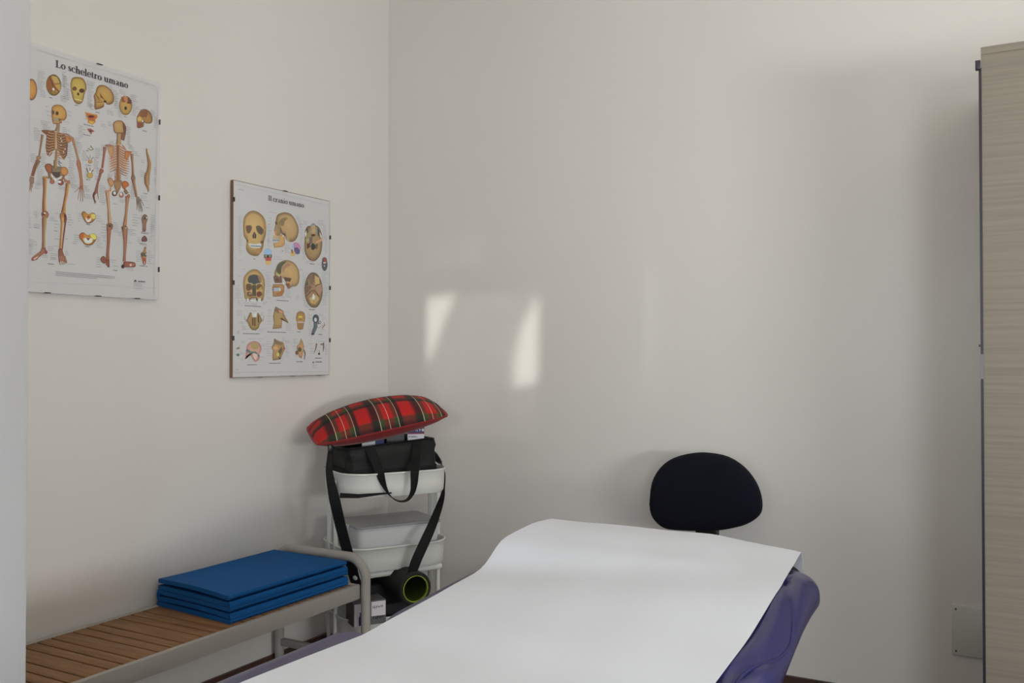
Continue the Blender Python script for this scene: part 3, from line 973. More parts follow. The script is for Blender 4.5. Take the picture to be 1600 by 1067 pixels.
A.bone([(735, 390), (728, 500), (712, 680), (688, 880)], [76, 50, 40, 66], (170, 116, 84), (176, 126, 88), (122, 66, 52)); A.ell(750, 390, 26, 34, (170, 106, 68), (120, 66, 50))
A.smooth([(388, 860), (440, 840), (486, 860), (488, 900), (470, 950), (400, 960), (390, 910)], (146, 96, 74), (96, 66, 56)); A.ell(436, 885, 24, 22, (90, 60, 48))
A.smooth([(636, 900), (690, 875), (735, 910), (735, 960), (715, 1010), (660, 1010), (638, 950)], (146, 98, 76), (90, 72, 62)); A.ell(712, 930, 20, 22, (170, 168, 160)); A.ell(655, 925, 14, 20, (84, 84, 74))
A.bone([(828, 0), (828, 90), (850, 220), (885, 400)], [30, 66, 44, 40], (160, 148, 110), (150, 92, 68), (122, 62, 56)); A.ell(828, 85, 36, 38, (140, 110, 84), (90, 64, 52))
A.poly([(880, 400), (925, 400), (945, 470), (885, 490)], (140, 116, 96), (110, 80, 70))
for x0, y0, x1, y1 in ((935, 430, 1006, 550), (890, 480, 890, 620), (905, 480, 932, 655), (922, 480, 965, 662), (938, 470, 985, 650)):
    A.bone([(x0, y0), ((x0 + x1) / 2 + 4, (y0 + y1) / 2), (x1, y1)], [13, 11, 7], (140, 110, 92), (120, 92, 76), (100, 76, 64))
A.crop(130, 350, 8.89)
A.bone([(355, 50), (350, 200), (338, 400), (335, 500)], [66, 44, 38, 50], (156, 92, 66), (160, 100, 74), (112, 58, 48)); A.bone([(575, 60), (580, 240), (572, 420), (565, 520)], [76, 50, 34, 44], (140, 90, 66), (168, 116, 86), (120, 62, 52))
A.smooth([(235, 490), (265, 447), (300, 460), (315, 520), (290, 548), (255, 530)], (142, 82, 70), (96, 54, 48)); A.poly([(300, 500), (360, 490), (362, 600), (335, 602), (310, 550)], (142, 78, 66), (110, 56, 50))
A.ell(547, 590, 22, 28, (80, 52, 50), (60, 40, 40)); A.smooth([(555, 530), (600, 520), (700, 530), (722, 560), (710, 598), (620, 602), (560, 595)], (156, 90, 74), (96, 54, 46)); A.ell(655, 570, 18, 18, (206, 164, 150)); A.ell(695, 562, 18, 18, (170, 104, 88))
# spine seen from the side and the small joints
A.crop(130, 165, 8.89)
A.bone([(876, 595), (884, 660), (905, 740), (918, 800), (912, 880), (888, 980), (876, 1067)], [16, 26, 40, 46, 52, 56, 60], (182, 142, 92), (164, 118, 76), (116, 72, 50))
A.crop(130, 270, 10.67)
A.bone([(1062, 0), (1045, 90), (1050, 180), (1075, 240), (1085, 290), (1075, 325)], [66, 66, 60, 40, 26, 12], (180, 140, 90), (168, 116, 74), (100, 66, 48))
for i in range(9): A.line(1085, 10 + i * 23, 1102, 14 + i * 23, 9, (70, 52, 44))
A.bone([(1195, -200), (1195, 320)], 1.6, (160, 158, 160))
A.smooth([(975, 740), (1010, 695), (1055, 710), (1070, 770), (1045, 850), (1040, 960), (1010, 982), (985, 960), (985, 860), (970, 800)], (150, 104, 84), (96, 62, 54)); A.ell(1020, 760, 20, 22, (70, 66, 50)); A.ell(1052, 750, 10, 16, (210, 200, 190))
A.crop(130, 350, 8.89)
A.smooth([(805, 210), (825, 175), (852, 163), (882, 200), (880, 240), (840, 246), (812, 238)], (124, 72, 74), (80, 58, 66))
A.smooth([(850, 318), (872, 325), (866, 375), (878, 410), (870, 470), (862, 560), (830, 560), (815, 490), (795, 410), (830, 380), (842, 340)], (180, 132, 72), (116, 78, 50)); A.poly([(798, 400), (878, 405), (872, 455), (808, 450)], (86, 84, 76)); A.ell(868, 420, 8, 12, (190, 186, 176)); A.poly([(815, 470), (870, 472), (860, 555), (832, 555)], (168, 78, 58)); A.line(845, 520, 846, 562, 8, (224, 214, 200))

# small print around the figures
for (x, y, w, n, dy) in (
    (58, 110, 14, 3, 2.6), (58, 118, 12, 9, 2.6), (96, 112, 8, 8, 3.2), (98, 118, 10, 14, 2.7), (104, 140, 6, 6, 3), (62, 142, 10, 4, 2.6), (94, 150, 12, 4, 2.5),
    (135, 126, 14, 3, 2.6), (136, 133, 10, 13, 2.7), (140, 162, 9, 4, 2.6), (170, 134, 9, 4, 2.6), (178, 142, 8, 9, 2.7), (166, 172, 12, 3, 2.6), (178, 150, 7, 8, 2.6),
    (186, 140, 10, 3, 2.6), (203, 148, 12, 4, 2.6), (206, 158, 8, 9, 2.6), (184, 166, 8, 7, 2.7), (212, 167, 9, 2, 2.6), (234, 172, 10, 4, 2.6), (240, 183, 9, 7, 2.6),
    (70, 166, 9, 1, 3), (71, 173, 9, 1, 3), (73, 180, 8, 1, 3), (105, 174, 9, 1, 3), (106, 180, 9, 1, 3), (101, 190, 8, 1, 3), (63, 188, 16, 3, 2.5), (66, 195, 12, 4, 2.5),
    (52, 200, 13, 6, 2.6), (52, 213, 11, 3, 2.6), (97, 199, 12, 4, 2.8), (116, 215, 12, 4, 3), (119, 222, 10, 7, 2.7), (104, 224, 10, 5, 3), (122, 196, 11, 8, 2.5),
    (47, 240, 10, 6, 2.5), (64, 240, 9, 7, 2.7), (104, 240, 12, 3, 3), (107, 250, 10, 5, 2.7), (128, 236, 9, 6, 2.7), (132, 180, 4, 3, 2.7),
    (57, 258, 12, 12, 2.7), (54, 286, 10, 4, 2.6), (106, 262, 14, 10, 2.8), (110, 288, 12, 3, 2.6), (131, 290, 10, 4, 2.7), (133, 304, 11, 3, 2.6), (91, 292, 12, 2, 2.6),
    (133, 257, 5, 8, 2.7), (148, 232, 10, 6, 2.6), (146, 246, 9, 7, 2.7), (150, 262, 10, 4, 2.7), (148, 275, 8, 3, 2.7), (158, 194, 9, 2, 2.7), (168, 190, 8, 3, 2.8),
    (197, 198, 8, 5, 2.8), (198, 212, 8, 6, 2.7), (170, 220, 12, 3, 2.7), (158, 226, 9, 4, 2.7), (206, 236, 12, 3, 2.7), (200, 226, 9, 3, 2.7), (168, 273, 9, 4, 2.8),
    (194, 278, 11, 1, 3), (155, 290, 12, 10, 2.8), (158, 316, 9, 2, 2.8), (196, 300, 9, 1, 3), (204, 290, 8, 8, 2.8), (186, 312, 12, 2, 2.6), (176, 318, 8, 1, 2.6), (220, 250, 5, 2, 3), (218, 266, 8, 4, 3),
    (240, 262, 6, 4, 3), (240, 280, 4, 3, 3), (219, 306, 12, 3, 3), (226, 324, 8, 1, 3), (206, 335, 14, 5, 4.2), (234, 336, 8, 9, 3), (235, 352, 6, 7, 2.7), (219, 362, 16, 1, 3),
    (118, 324, 2, 1, 3), (52, 330, 10, 3, 2.6), (54, 337, 9, 2, 2.6), (77, 339, 9, 3, 2.6), (84, 333, 9, 1, 2.6), (105, 335, 10, 5, 4), (121, 334, 7, 4, 3.6), (150, 337, 10, 3, 4),
    (84, 345, 9, 4, 5), (52, 350, 10, 3, 2.6), (53, 355, 8, 1, 3), (84, 361, 9, 1, 3), (84, 373, 10, 1, 3), (101, 373, 6, 1, 3), (115, 367, 10, 4, 3.5), (112, 380, 14, 1, 3), (150, 371, 10, 6, 3),
    (74, 385, 12, 3, 2.7), (84, 384, 7, 1, 3), (78, 396, 14, 4, 3), (66, 399, 8, 2, 2.6), (101, 393, 8, 3, 2.7), (104, 412, 14, 1, 3), (79, 403, 10, 1, 3),
    (158, 350, 11, 5, 4.4), (176, 348, 9, 6, 2.7), (184, 362, 9, 3, 2.6), (198, 358, 14, 4, 2.6), (160, 371, 5, 2, 5), (150, 402, 8, 5, 3.6), (172, 406, 10, 2, 3), (174, 415, 14, 1, 3), (197, 419, 15, 2, 2.6),
    (200, 379, 8, 1, 3), (214, 371, 6, 3, 3), (212, 392, 8, 6, 3.2), (230, 392, 9, 7, 3.2), (218, 382, 12, 1, 2.6), (231, 370, 8, 3, 3.4),
    (43, 374, 16, 5, 2.3), (44, 339, 5, 6, 3.2), (44, 382, 7, 7, 2.4)):
    A.text(x, y, w, n, dy)
for (x, y, w) in ((76, 152, 9), (74, 412, 10), (176, 422, 9), (134, 350, 8), (132, 385, 9), (130, 194, 22), (130, 210, 20), (134, 235, 8), (136, 258, 7), (134, 280, 8), (193, 182, 7), (222, 204, 9), (224, 302, 9), (149, 175, 8), (116, 164, 5), (220, 364, 12), (217, 380, 13), (217, 415, 14)):
    A.text(x, y, w, 1, 1, c=(92, 88, 92), th=0.9, full=True)
A.text(86.5, 424.5, 92, 3, 2.7, c=(104, 100, 106), th=0.7, full=True)
A.text(215, 439.5, 18, 1, 1, c=(84, 82, 90), th=1.5, full=True)
A.text(208, 441.5, 18, 5, 2.2, c=(140, 136, 142))
A.crop(0, 0, 1).poly([(208, 440), (211, 436.6), (213.5, 440)], (64, 62, 70))
A.line(44, 440, 244, 450, 0.8, (176, 170, 172)); A.line(54, 77, 250, 137, 0.9, (178, 170, 168)); A.line(246.5, 142, 240, 460, 0.9, (180, 175, 176))
title(A, 'Lo scheletro umano', (86.0, 104.6), (199.5, 138.8), 0.0140, (44, 40, 46))

# ---- chart of the skull
B = Art((182, 176, 174))
B.k = 6
B.crop(370, 320, 10.67)
SK1, SK2 = (190, 154, 100), (128, 98, 62)
B.smooth([(108, 270), (130, 190), (200, 118), (280, 98), (370, 130), (450, 210), (488, 330), (482, 500), (455, 600), (440, 700), (405, 790), (340, 852), (240, 840), (170, 780), (152, 700), (160, 600), (120, 530), (104, 400)], (196, 158, 100), (124, 94, 58), (280, 330))
B.smooth([(150, 380), (165, 345), (240, 345), (250, 400), (215, 470), (170, 465)], (106, 82, 62), (122, 92, 64)); B.smooth([(320, 360), (380, 350), (440, 410), (440, 470), (400, 500), (340, 450)], (90, 74, 66), (116, 90, 66))
B.poly([(290, 445), (325, 500), (320, 560), (265, 558), (258, 510)], (78, 58, 48)); B.line(292, 480, 292, 565, 8, (160, 130, 100))
B.poly([(150, 560), (190, 590), (190, 640), (160, 600)], (110, 82, 54)); B.poly([(400, 600), (450, 600), (430, 650), (395, 640)], (96, 72, 54)); B.poly([(450, 220), (488, 330), (480, 470), (455, 380)], (170, 122, 74))
B.poly([(200, 640), (300, 655), (400, 640), (405, 690), (380, 720), (240, 715), (205, 680)], (206, 204, 200)); B.poly([(215, 672), (400, 680), (390, 705), (240, 700)], (128, 138, 146))
for i in range(9): B.line(215 + i * 22, 645, 218 + i * 21, 712, 2.5, (140, 130, 120))
B.poly([(310, 750), (410, 730), (380, 820), (330, 810)], (176, 124, 76))
B.smooth([(660, 200), (700, 150), (800, 125), (900, 155), (970, 240), (1025, 370), (1025, 480), (985, 580), (920, 618), (850, 605), (815, 560), (800, 500), (740, 470), (680, 400), (650, 300)], (186, 150, 100), (112, 86, 62), (860, 330))
B.smooth([(700, 270), (780, 210), (850, 220), (800, 280), (780, 350), (730, 350)], (130, 104, 72), (160, 126, 84)); B.line(725, 380, 745, 450, 16, (92, 66, 50)); B.line(700, 290, 735, 400, 8, (120, 92, 62))
B.poly([(640, 270), (670, 290), (720, 400), (740, 470), (690, 520), (640, 500), (620, 420), (640, 340)], (156, 128, 88), (120, 96, 66)); B.poly([(640, 270), (675, 300), (665, 340), (640, 320)], (84, 66, 56)); B.poly([(620, 430), (660, 440), (670, 500), (640, 500)], (190, 126, 84))
B.poly([(610, 500), (700, 520), (715, 590), (600, 590), (598, 550)], (184, 152, 116)); B.poly([(700, 490), (800, 500), (800, 660), (760, 700), (620, 718), (606, 640), (700, 620), (715, 560)], (196, 152, 96), (160, 116, 70)); B.poly([(590, 572), (710, 575), (705, 612), (600, 610)], (150, 160, 164)); B.line(592, 590, 708, 594, 8, (84, 96, 110)); B.ell(772, 515, 14, 18, (226, 216, 200)); B.poly([(730, 470), (790, 480), (830, 540), (800, 520)], (76, 58, 46))
B.poly([(820, 520), (870, 560), (880, 605), (840, 600)], (170, 146, 104))
B.ell(516, 800, 66, 70, (140, 172, 200), (126, 158, 190)); B.poly([(450, 830), (585, 830), (580, 890), (455, 890)], (84, 88, 86)); B.poly([(470, 880), (500, 870), (540, 870), (578, 890), (568, 935), (480, 935)], (186, 76, 72)); B.ell(516, 872, 12, 22, (50, 44, 44)); B.ell(482, 852, 9, 10, (204, 190, 110)); B.ell(550, 852, 9, 10, (204, 190, 110)); B.poly([(475, 935), (575, 935), (565, 990), (520, 1005), (480, 990)], (200, 166, 96))
B.smooth([(920, 690), (950, 640), (1010, 632), (1058, 690), (1055, 760), (1030, 770), (960, 720)], (186, 124, 158), (170, 108, 140)); B.ell(932, 690, 18, 34, (140, 168, 190)); B.smooth([(958, 720), (1010, 710), (1050, 770), (1040, 815), (990, 820), (958, 770)], (92, 82, 118)); B.smooth([(895, 790), (930, 765), (970, 790), (965, 845), (920, 858), (895, 830)], (196, 158, 100)); B.poly([(905, 740), (925, 745), (930, 780), (908, 780)], (70, 76, 70)); B.ell(925, 795, 12, 14, (160, 70, 60))
B.crop(440, 330, 13.34)
B.smooth([(480, 430), (530, 320), (600, 300), (655, 245), (710, 290), (780, 340), (830, 460), (845, 600), (838, 780), (800, 920), (720, 1020), (650, 1042), (560, 1000), (490, 880), (472, 740), (478, 560)], (166, 132, 90), (108, 84, 60), (650, 700))
B.poly([(600, 290), (655, 250), (705, 290), (720, 460), (600, 460)], (130, 134, 134)); B.poly([(635, 300), (690, 300), (700, 460), (630, 470)], (192, 146, 82)); B.line(720, 330, 730, 440, 22, (120, 150, 126))
B.poly([(480, 460), (515, 400), (512, 510), (490, 540)], (214, 206, 200)); B.poly([(785, 430), (835, 520), (830, 590), (800, 500)], (218, 204, 196)); B.poly([(500, 370), (540, 340), (560, 420), (540, 470)], (96, 68, 56)); B.poly([(740, 360), (790, 400), (790, 540), (750, 500)], (84, 78, 72)); B.poly([(520, 470), (590, 440), (600, 520), (520, 560)], (146, 130, 84))
B.ell(655, 500, 46, 26, (80, 54, 52)); B.poly([(490, 590), (560, 540), (600, 570), (600, 640), (510, 660)], (170, 150, 106), (120, 96, 66)); B.poly([(700, 640), (840, 560), (845, 620), (740, 660)], (196, 142, 106)); B.poly([(570, 560), (640, 520), (640, 660), (580, 700)], (110, 92, 84)); B.poly([(520, 680), (580, 660), (600, 740), (530, 790)], (92, 62, 46)); B.poly([(700, 690), (760, 680), (740, 790), (690, 780)], (104, 80, 58))
B.ell(652, 738, 46, 72, (56, 58, 56)); B.ell(650, 1010, 50, 22, (142, 92, 76)); B.line(560, 800, 600, 900, 8, (130, 98, 66))
B.ell(892, 1010, 50, 52, (90, 90, 86))
B.crop(420, 400, 11.86)
B.ell(1032, 160, 54, 118, (84, 84, 104), (60, 64, 88)); B.poly([(1005, 55), (1035, 35), (1070, 75), (1050, 110), (1020, 105)], (170, 60, 60)); B.poly([(1005, 110), (1060, 110), (1050, 140), (1010, 140)], (206, 170, 110)); B.ell(1028, 182, 9, 14, (220, 220, 222)); B.ell(1030, 235, 40, 34, (78, 84, 82))
B.smooth([(130, 230), (170, 140), (260, 88), (360, 78), (470, 130), (545, 240), (568, 380), (550, 500), (500, 560), (430, 570), (370, 610), (330, 570), (290, 440), (200, 380), (120, 400), (100, 310)], (190, 152, 98), (126, 102, 68), (400, 300))
B.smooth([(130, 230), (180, 150), (260, 105), (320, 110), (240, 200), (220, 330), (160, 310)], (84, 84, 62), (96, 98, 70)); B.poly([(240, 210), (330, 120), (420, 160), (300, 230), (260, 320)], (160, 118, 92))
B.poly([(80, 380), (160, 330), (240, 380), (240, 500), (110, 500), (90, 440)], (120, 90, 74), (104, 76, 60)); B.poly([(140, 310), (210, 360), (190, 390), (130, 350)], (176, 164, 108)); B.smooth([(110, 400), (180, 410), (190, 470), (130, 480)], (96, 66, 58), (140, 104, 84)); B.poly([(280, 390), (420, 410), (390, 480), (300, 460)], (96, 72, 56)); B.poly([(300, 520), (370, 500), (400, 560), (365, 610)], (130, 80, 56)); B.ell(263, 510, 13, 26, (228, 220, 200)); B.line(242, 370, 250, 520, 14, (170, 150, 124))
B.poly([(80, 520), (240, 520), (285, 540), (285, 660), (240, 745), (75, 755), (65, 650), (60, 590)], (180, 130, 82), (140, 104, 68)); B.poly([(90, 590), (200, 580), (215, 640), (90, 660)], (158, 164, 172)); B.line(62, 612, 90, 640, 22, (96, 116, 146)); B.ell(205, 620, 12, 26, (206, 200, 190)); B.poly([(130, 690), (230, 660), (240, 620), (260, 640), (240, 710), (140, 720)], (170, 104, 60)); B.line(90, 575, 190, 575, 12, (120, 80, 54))
B.smooth([(655, 600), (690, 430), (750, 330), (830, 302), (910, 350), (970, 470), (995, 640), (975, 800), (910, 930), (830, 958), (750, 920), (680, 790)], (160, 124, 88), (92, 80, 60), (830, 650))
B.poly([(740, 420), (820, 330), (825, 540), (760, 520)], (138, 98, 80)); B.poly([(850, 360), (930, 400), (940, 510), (860, 540)], (190, 154, 98)); B.poly([(670, 570), (760, 540), (800, 570), (720, 680), (670, 700)], (122, 90, 72)); B.poly([(880, 560), (970, 520), (985, 640), (930, 720), (880, 640)], (166, 124, 100)); B.bone([(860, 560), (900, 530), (960, 520)], [20, 16, 8], (84, 70, 54)); B.bone([(700, 740), (780, 650), (840, 630), (900, 710), (940, 760)], [16, 18, 14, 18, 8], (90, 68, 54)); B.poly([(740, 400), (760, 340), (830, 320), (830, 420), (820, 500)], (128, 100, 82)); B.line(830, 330, 830, 480, 10, (90, 70, 50)); B.poly([(750, 780), (880, 720), (930, 800), (850, 900), (780, 870)], (182, 150, 94)); B.ell(824, 668, 16, 24, (170, 76, 66)); B.smooth([(800, 790), (805, 740), (825, 700), (850, 745), (850, 790), (825, 808)], (222, 222, 224)); B.line(830, 820, 830, 900, 10, (150, 112, 70)); B.poly([(690, 520), (720, 460), (730, 520), (700, 560)], (70, 84, 58))
B.crop(370, 400, 13.34)
B.smooth([(135, 480), (180, 380), (270, 300), (360, 272), (450, 300), (540, 400), (582, 540), (575, 720), (560, 860), (530, 930), (420, 930), (300, 905), (170, 890), (150, 780), (130, 640)], (196, 158, 98), (130, 100, 62), (350, 560))
B.smooth([(225, 480), (260, 410), (350, 385), (440, 400), (490, 470), (490, 560), (400, 590), (330, 590), (240, 550)], (72, 76, 74), (84, 84, 76)); B.smooth([(430, 400), (500, 440), (510, 540), (470, 530)], (140, 108, 78))
B.smooth([(190, 600), (240, 570), (300, 600), (310, 690), (230, 730), (190, 690)], (96, 70, 54), (130, 98, 66)); B.smooth([(400, 620), (460, 575), (520, 600), (530, 690), (420, 710)], (110, 72, 52), (150, 116, 62)); B.poly([(430, 700), (510, 630), (520, 710)], (170, 140, 70)); B.poly([(310, 600), (400, 600), (400, 840), (320, 840)], (80, 74, 58), (104, 94, 68)); B.smooth([(205, 760), (270, 740), (330, 800), (300, 850), (220, 830)], (104, 66, 50), (140, 104, 70)); B.smooth([(410, 760), (480, 730), (530, 790), (480, 850), (420, 840)], (112, 62, 50), (140, 96, 66)); B.ell(275, 785, 34, 26, (146, 124, 96)); B.bone([(220, 570), (300, 565), (330, 590)], 8, (196, 190, 170)); B.bone([(400, 580), (450, 570), (510, 575)], 8, (196, 190, 170))
B.poly([(160, 820), (270, 840), (240, 890), (170, 885)], (150, 132, 76)); B.poly([(290, 860), (410, 860), (420, 910), (280, 905)], (110, 70, 50))
for x in (215, 235, 310, 335, 360, 385, 450, 470, 490): B.line(x, 880, x, 950, 16, (222, 220, 216))
for x in (195, 260, 420, 515): B.line(x, 880, x, 945, 12, (104, 78, 56))
B.crop(362, 470, 17.8)
B.poly([(500, 320), (545, 330), (560, 400), (590, 460), (660, 460), (700, 400), (710, 330), (760, 360), (820, 480), (850, 540), (780, 640), (740, 760), (660, 820), (570, 815), (510, 760), (440, 600), (410, 540), (470, 400)], (160, 130, 76), (120, 92, 54)); B.poly([(545, 330), (600, 345), (610, 440), (580, 460)], (212, 190, 166)); B.poly([(610, 340), (695, 320), (690, 450), (620, 440)], (196, 194, 204)); B.line(580, 470, 580, 680, 42, (122, 68, 60)); B.line(640, 460, 640, 700, 44, (112, 76, 56)); B.line(695, 470, 700, 600, 34, (130, 130, 76)); B.line(735, 400, 740, 600, 26, (70, 52, 38)); B.line(420, 530, 500, 390, 18, (84, 84, 62))
B.bone([(345, 400), (365, 520), (430, 580)], [10, 16, 26], (120, 122, 92)); B.bone([(890, 420), (870, 550), (800, 590)], [8, 16, 24], (140, 116, 74)); B.ell(490, 520, 44, 60, (160, 118, 84))
B.crop(340, 430, 5.93)
B.poly([(535, 288), (608, 330), (612, 370), (655, 445), (600, 400), (590, 490), (508, 498), (520, 440), (512, 380), (522, 330)], (170, 138, 86), (130, 100, 64)); B.poly([(535, 288), (608, 330), (606, 350), (560, 350), (520, 330)], (128, 96, 76)); B.line(600, 350, 650, 440, 10, (136, 98, 62)); B.line(515, 460, 590, 470, 4, (120, 98, 66)); B.poly([(560, 320), (605, 335), (600, 352), (570, 345)], (196, 138, 96))
B.smooth([(735, 350), (765, 333), (800, 348), (810, 400), (798, 450), (790, 495), (760, 506), (738, 490), (732, 440), (724, 400)], (176, 130, 72), (140, 100, 62)); B.ell(765, 385, 20, 9, (206, 178, 60)); B.line(738, 434, 798, 436, 7, (180, 168, 190)); B.poly([(742, 445), (792, 447), (782, 495), (745, 490)], (156, 112, 74)); B.ell(766, 410, 10, 5, (140, 84, 50))
INK = (72, 76, 84)
B.ell(908, 405, 30, 42, INK, (62, 66, 76)); B.ell(905, 412, 13, 19, (188, 184, 182)); B.bone([(905, 440), (905, 480), (888, 520), (880, 550)], [34, 34, 30, 26], INK, (96, 104, 110), (60, 64, 72)); B.bone([(925, 450), (950, 435)], 14, INK); B.ell(945, 437, 12, 14, INK); B.ell(945, 437, 6, 7, (190, 188, 184)); B.ell(878, 545, 12, 9, (58, 58, 66))
B.bone([(915, 480), (940, 488), (960, 470)], 3, (120, 110, 104)); B.bone([(985, 440), (992, 460), (970, 490)], [3, 10, 3], (150, 96, 90)); B.bone([(960, 460), (975, 470), (965, 495)], 3, (120, 96, 92))
B.smooth([(262, 700), (275, 640), (335, 610), (390, 635), (405, 690), (385, 730), (388, 770), (350, 803), (320, 770), (290, 730), (262, 755), (255, 780)], (196, 146, 130), (170, 112, 104)); B.smooth([(305, 640), (340, 625), (375, 640), (370, 680), (320, 680)], (168, 144, 90)); B.bone([(265, 690), (300, 715), (350, 715), (385, 755)], [26, 22, 14, 14], (92, 104, 116)); B.line(290, 712, 350, 712, 12, (96, 130, 100)); B.poly([(330, 720), (370, 735), (352, 790), (325, 760)], (206, 176, 164)); B.line(310, 730, 345, 790, 3, (110, 66, 56))
B.ell(188, 676, 18, 9, (150, 120, 96), (110, 84, 64), rot=-15); B.ell(186, 738, 15, 13, (84, 118, 108), (70, 96, 90))
B.poly([(522, 585), (560, 608), (605, 620), (625, 680), (605, 720), (580, 780), (510, 790), (505, 740), (512, 700), (498, 670), (518, 630)], (176, 134, 82), (130, 98, 62)); B.poly([(520, 588), (600, 625), (590, 650), (520, 635)], (128, 106, 74)); B.ell(535, 675, 28, 20, (200, 150, 96), (180, 126, 80)); B.poly([(560, 700), (590, 660), (600, 690), (560, 780)], (104, 80, 58)); B.ell(558, 735, 14, 18, (190, 176, 80)); B.ell(612, 680, 10, 12, (150, 84, 66)); B.ell(575, 770, 8, 8, (70, 54, 66))
B.poly([(770, 583), (785, 610), (800, 660), (795, 700), (775, 772), (755, 760), (735, 700), (730, 660), (755, 630)], (190, 138, 88), (150, 104, 66)); B.poly([(770, 583), (780, 610), (770, 660), (758, 625)], (150, 136, 78)); B.ell(758, 688, 18, 22, (74, 84, 54)); B.ell(732, 718, 14, 20, (110, 80, 64), (90, 66, 54)); B.bone([(798, 690), (808, 720), (802, 780)], [8, 10, 5], (96, 74, 60))
B.bone([(915, 630), (908, 680), (890, 725)], [12, 9, 3], (110, 86, 72)); B.bone([(978, 625), (980, 670), (975, 708)], [14, 10, 4], (112, 84, 66)); B.ell(962, 640, 14, 7, (126, 104, 84)); B.ell(938, 728, 10, 11, (88, 66, 62)); B.line(940, 700, 938, 722, 5, (120, 100, 90))
for (x, y, w, n, dy) in (
    (372, 338, 7, 18, 2.5), (372, 383, 8, 4, 4), (421, 331, 12, 1, 2), (419, 340, 6, 4, 5), (417, 350, 7, 13, 2.3), (417, 374, 6, 6, 2.5), (462, 337, 8, 3, 2.5), (466, 344, 6, 5, 2.5), (468, 350, 7, 16, 2.7),
    (473, 345, 8, 3, 2.3), (497, 344, 10, 4, 2.3), (504, 352, 6, 10, 2.4), (507, 370, 5, 10, 2.6), (444, 382, 10, 6, 2.3), (472, 384, 6, 10, 2.3), (478, 408, 12, 2, 2.5), (497, 412, 8, 2, 2.3), (427, 401, 20, 2, 3),
    (372, 407, 6, 1, 2), (379, 420, 7, 1, 2), (408, 422, 8, 1, 2), (371, 431, 8, 1, 2), (416, 425, 9, 1, 2), (415, 430, 9, 12, 2.6), (371, 446, 7, 1, 2), (368, 450, 10, 6, 3), (380, 473, 10, 1, 2), (392, 474, 16, 2, 2), (410, 472, 10, 2, 2.4),
    (371, 468, 4, 4, 2.2), (450, 446, 8, 3, 2.4), (446, 452, 10, 6, 2.4), (438, 462, 8, 2, 2.3), (462, 462, 5, 3, 2.3), (416, 464, 7, 2, 2.5), (467, 420, 8, 2, 2.4), (472, 427, 6, 14, 3.2), (503, 425, 9, 14, 2.7), (504, 462, 7, 6, 2.7),
    (474, 470, 8, 4, 2.4), (477, 478, 7, 2, 2.4), (369, 485, 15, 4, 2.4), (391, 485, 10, 1, 2), (407, 489, 8, 3, 2), (374, 503, 10, 2, 2.4), (378, 509, 7, 4, 2), (382, 514, 8, 1, 2), (404, 514, 9, 2, 2.4), (370, 517, 6, 3, 2),
    (419, 484, 6, 4, 3), (418, 494, 6, 4, 4), (444, 487, 8, 2, 6), (447, 506, 8, 5, 2.4), (465, 484, 6, 1, 2), (457, 497, 4, 1, 2), (458, 507, 3, 1, 2), (480, 490, 7, 4, 2.5), (482, 498, 6, 10, 2.8), (498, 490, 6, 2, 2.5), (503, 495, 5, 3, 2.5), (502, 512, 6, 2, 2.5),
    (376, 533, 8, 2, 2), (388, 529, 22, 1, 2), (404, 533, 5, 1, 2), (408, 537, 7, 2, 3), (412, 545, 5, 1, 2), (372, 540, 6, 1, 2), (374, 551, 8, 2, 2), (376, 561, 4, 2, 2), (407, 558, 8, 1, 2), (406, 563, 5, 1, 2), (380, 526, 6, 0, 2),
    (416, 534, 9, 7, 3.6), (440, 528, 9, 3, 2.3), (445, 532, 8, 3, 2), (446, 540, 5, 6, 2), (446, 549, 8, 4, 2.4), (439, 560, 6, 2, 3), (458, 530, 6, 4, 2), (457, 541, 5, 1, 2), (476, 541, 7, 1, 2), (482, 537, 7, 1, 2), (494, 533, 14, 1, 2), (484, 545, 8, 3, 3.4), (507, 538, 5, 8, 2.2), (495, 543, 6, 2, 4)):
    if n: B.text(x, y, w, n, dy, c=(140, 136, 140), th=0.5)
for (x, y, w) in ((396, 404.5, 4), (440, 392, 4), (484, 412, 14), (382, 477.5, 31), (432, 469, 22), (482, 483.5, 15), (379, 521, 33), (417, 518.5, 36), (464, 518.5, 11), (497, 522.5, 9), (386, 570, 18), (420, 567.5, 24), (463, 565, 10), (492, 559.5, 12)):
    B.text(x, y, w, 1, 1, c=(84, 80, 84), th=1.0, full=True)
B.text(492, 565.5, 11, 1, 1, c=(84, 80, 90), th=1.2, full=True); B.text(487, 568.5, 9, 4, 2, c=(150, 146, 150)); B.ell(865, 806, 0, 0, INK) if False else None
B.crop(0, 0, 1).poly([(487.5, 567), (489, 564.5), (490.5, 567)], (60, 60, 66))
B.text(372, 295.5, 9, 1, 1, c=(140, 130, 134), th=0.8); B.text(368, 577.5, 8, 1, 1, c=(140, 130, 134), th=0.8)
B.line(364, 582, 514, 580.5, 1.0, (168, 162, 162)); B.line(369, 288, 516, 321, 1.0, (172, 166, 168))
title(B, 'Il cranio umano', (418.6, 313.6), (474.6, 324.2), 0.0128, (52, 48, 52))


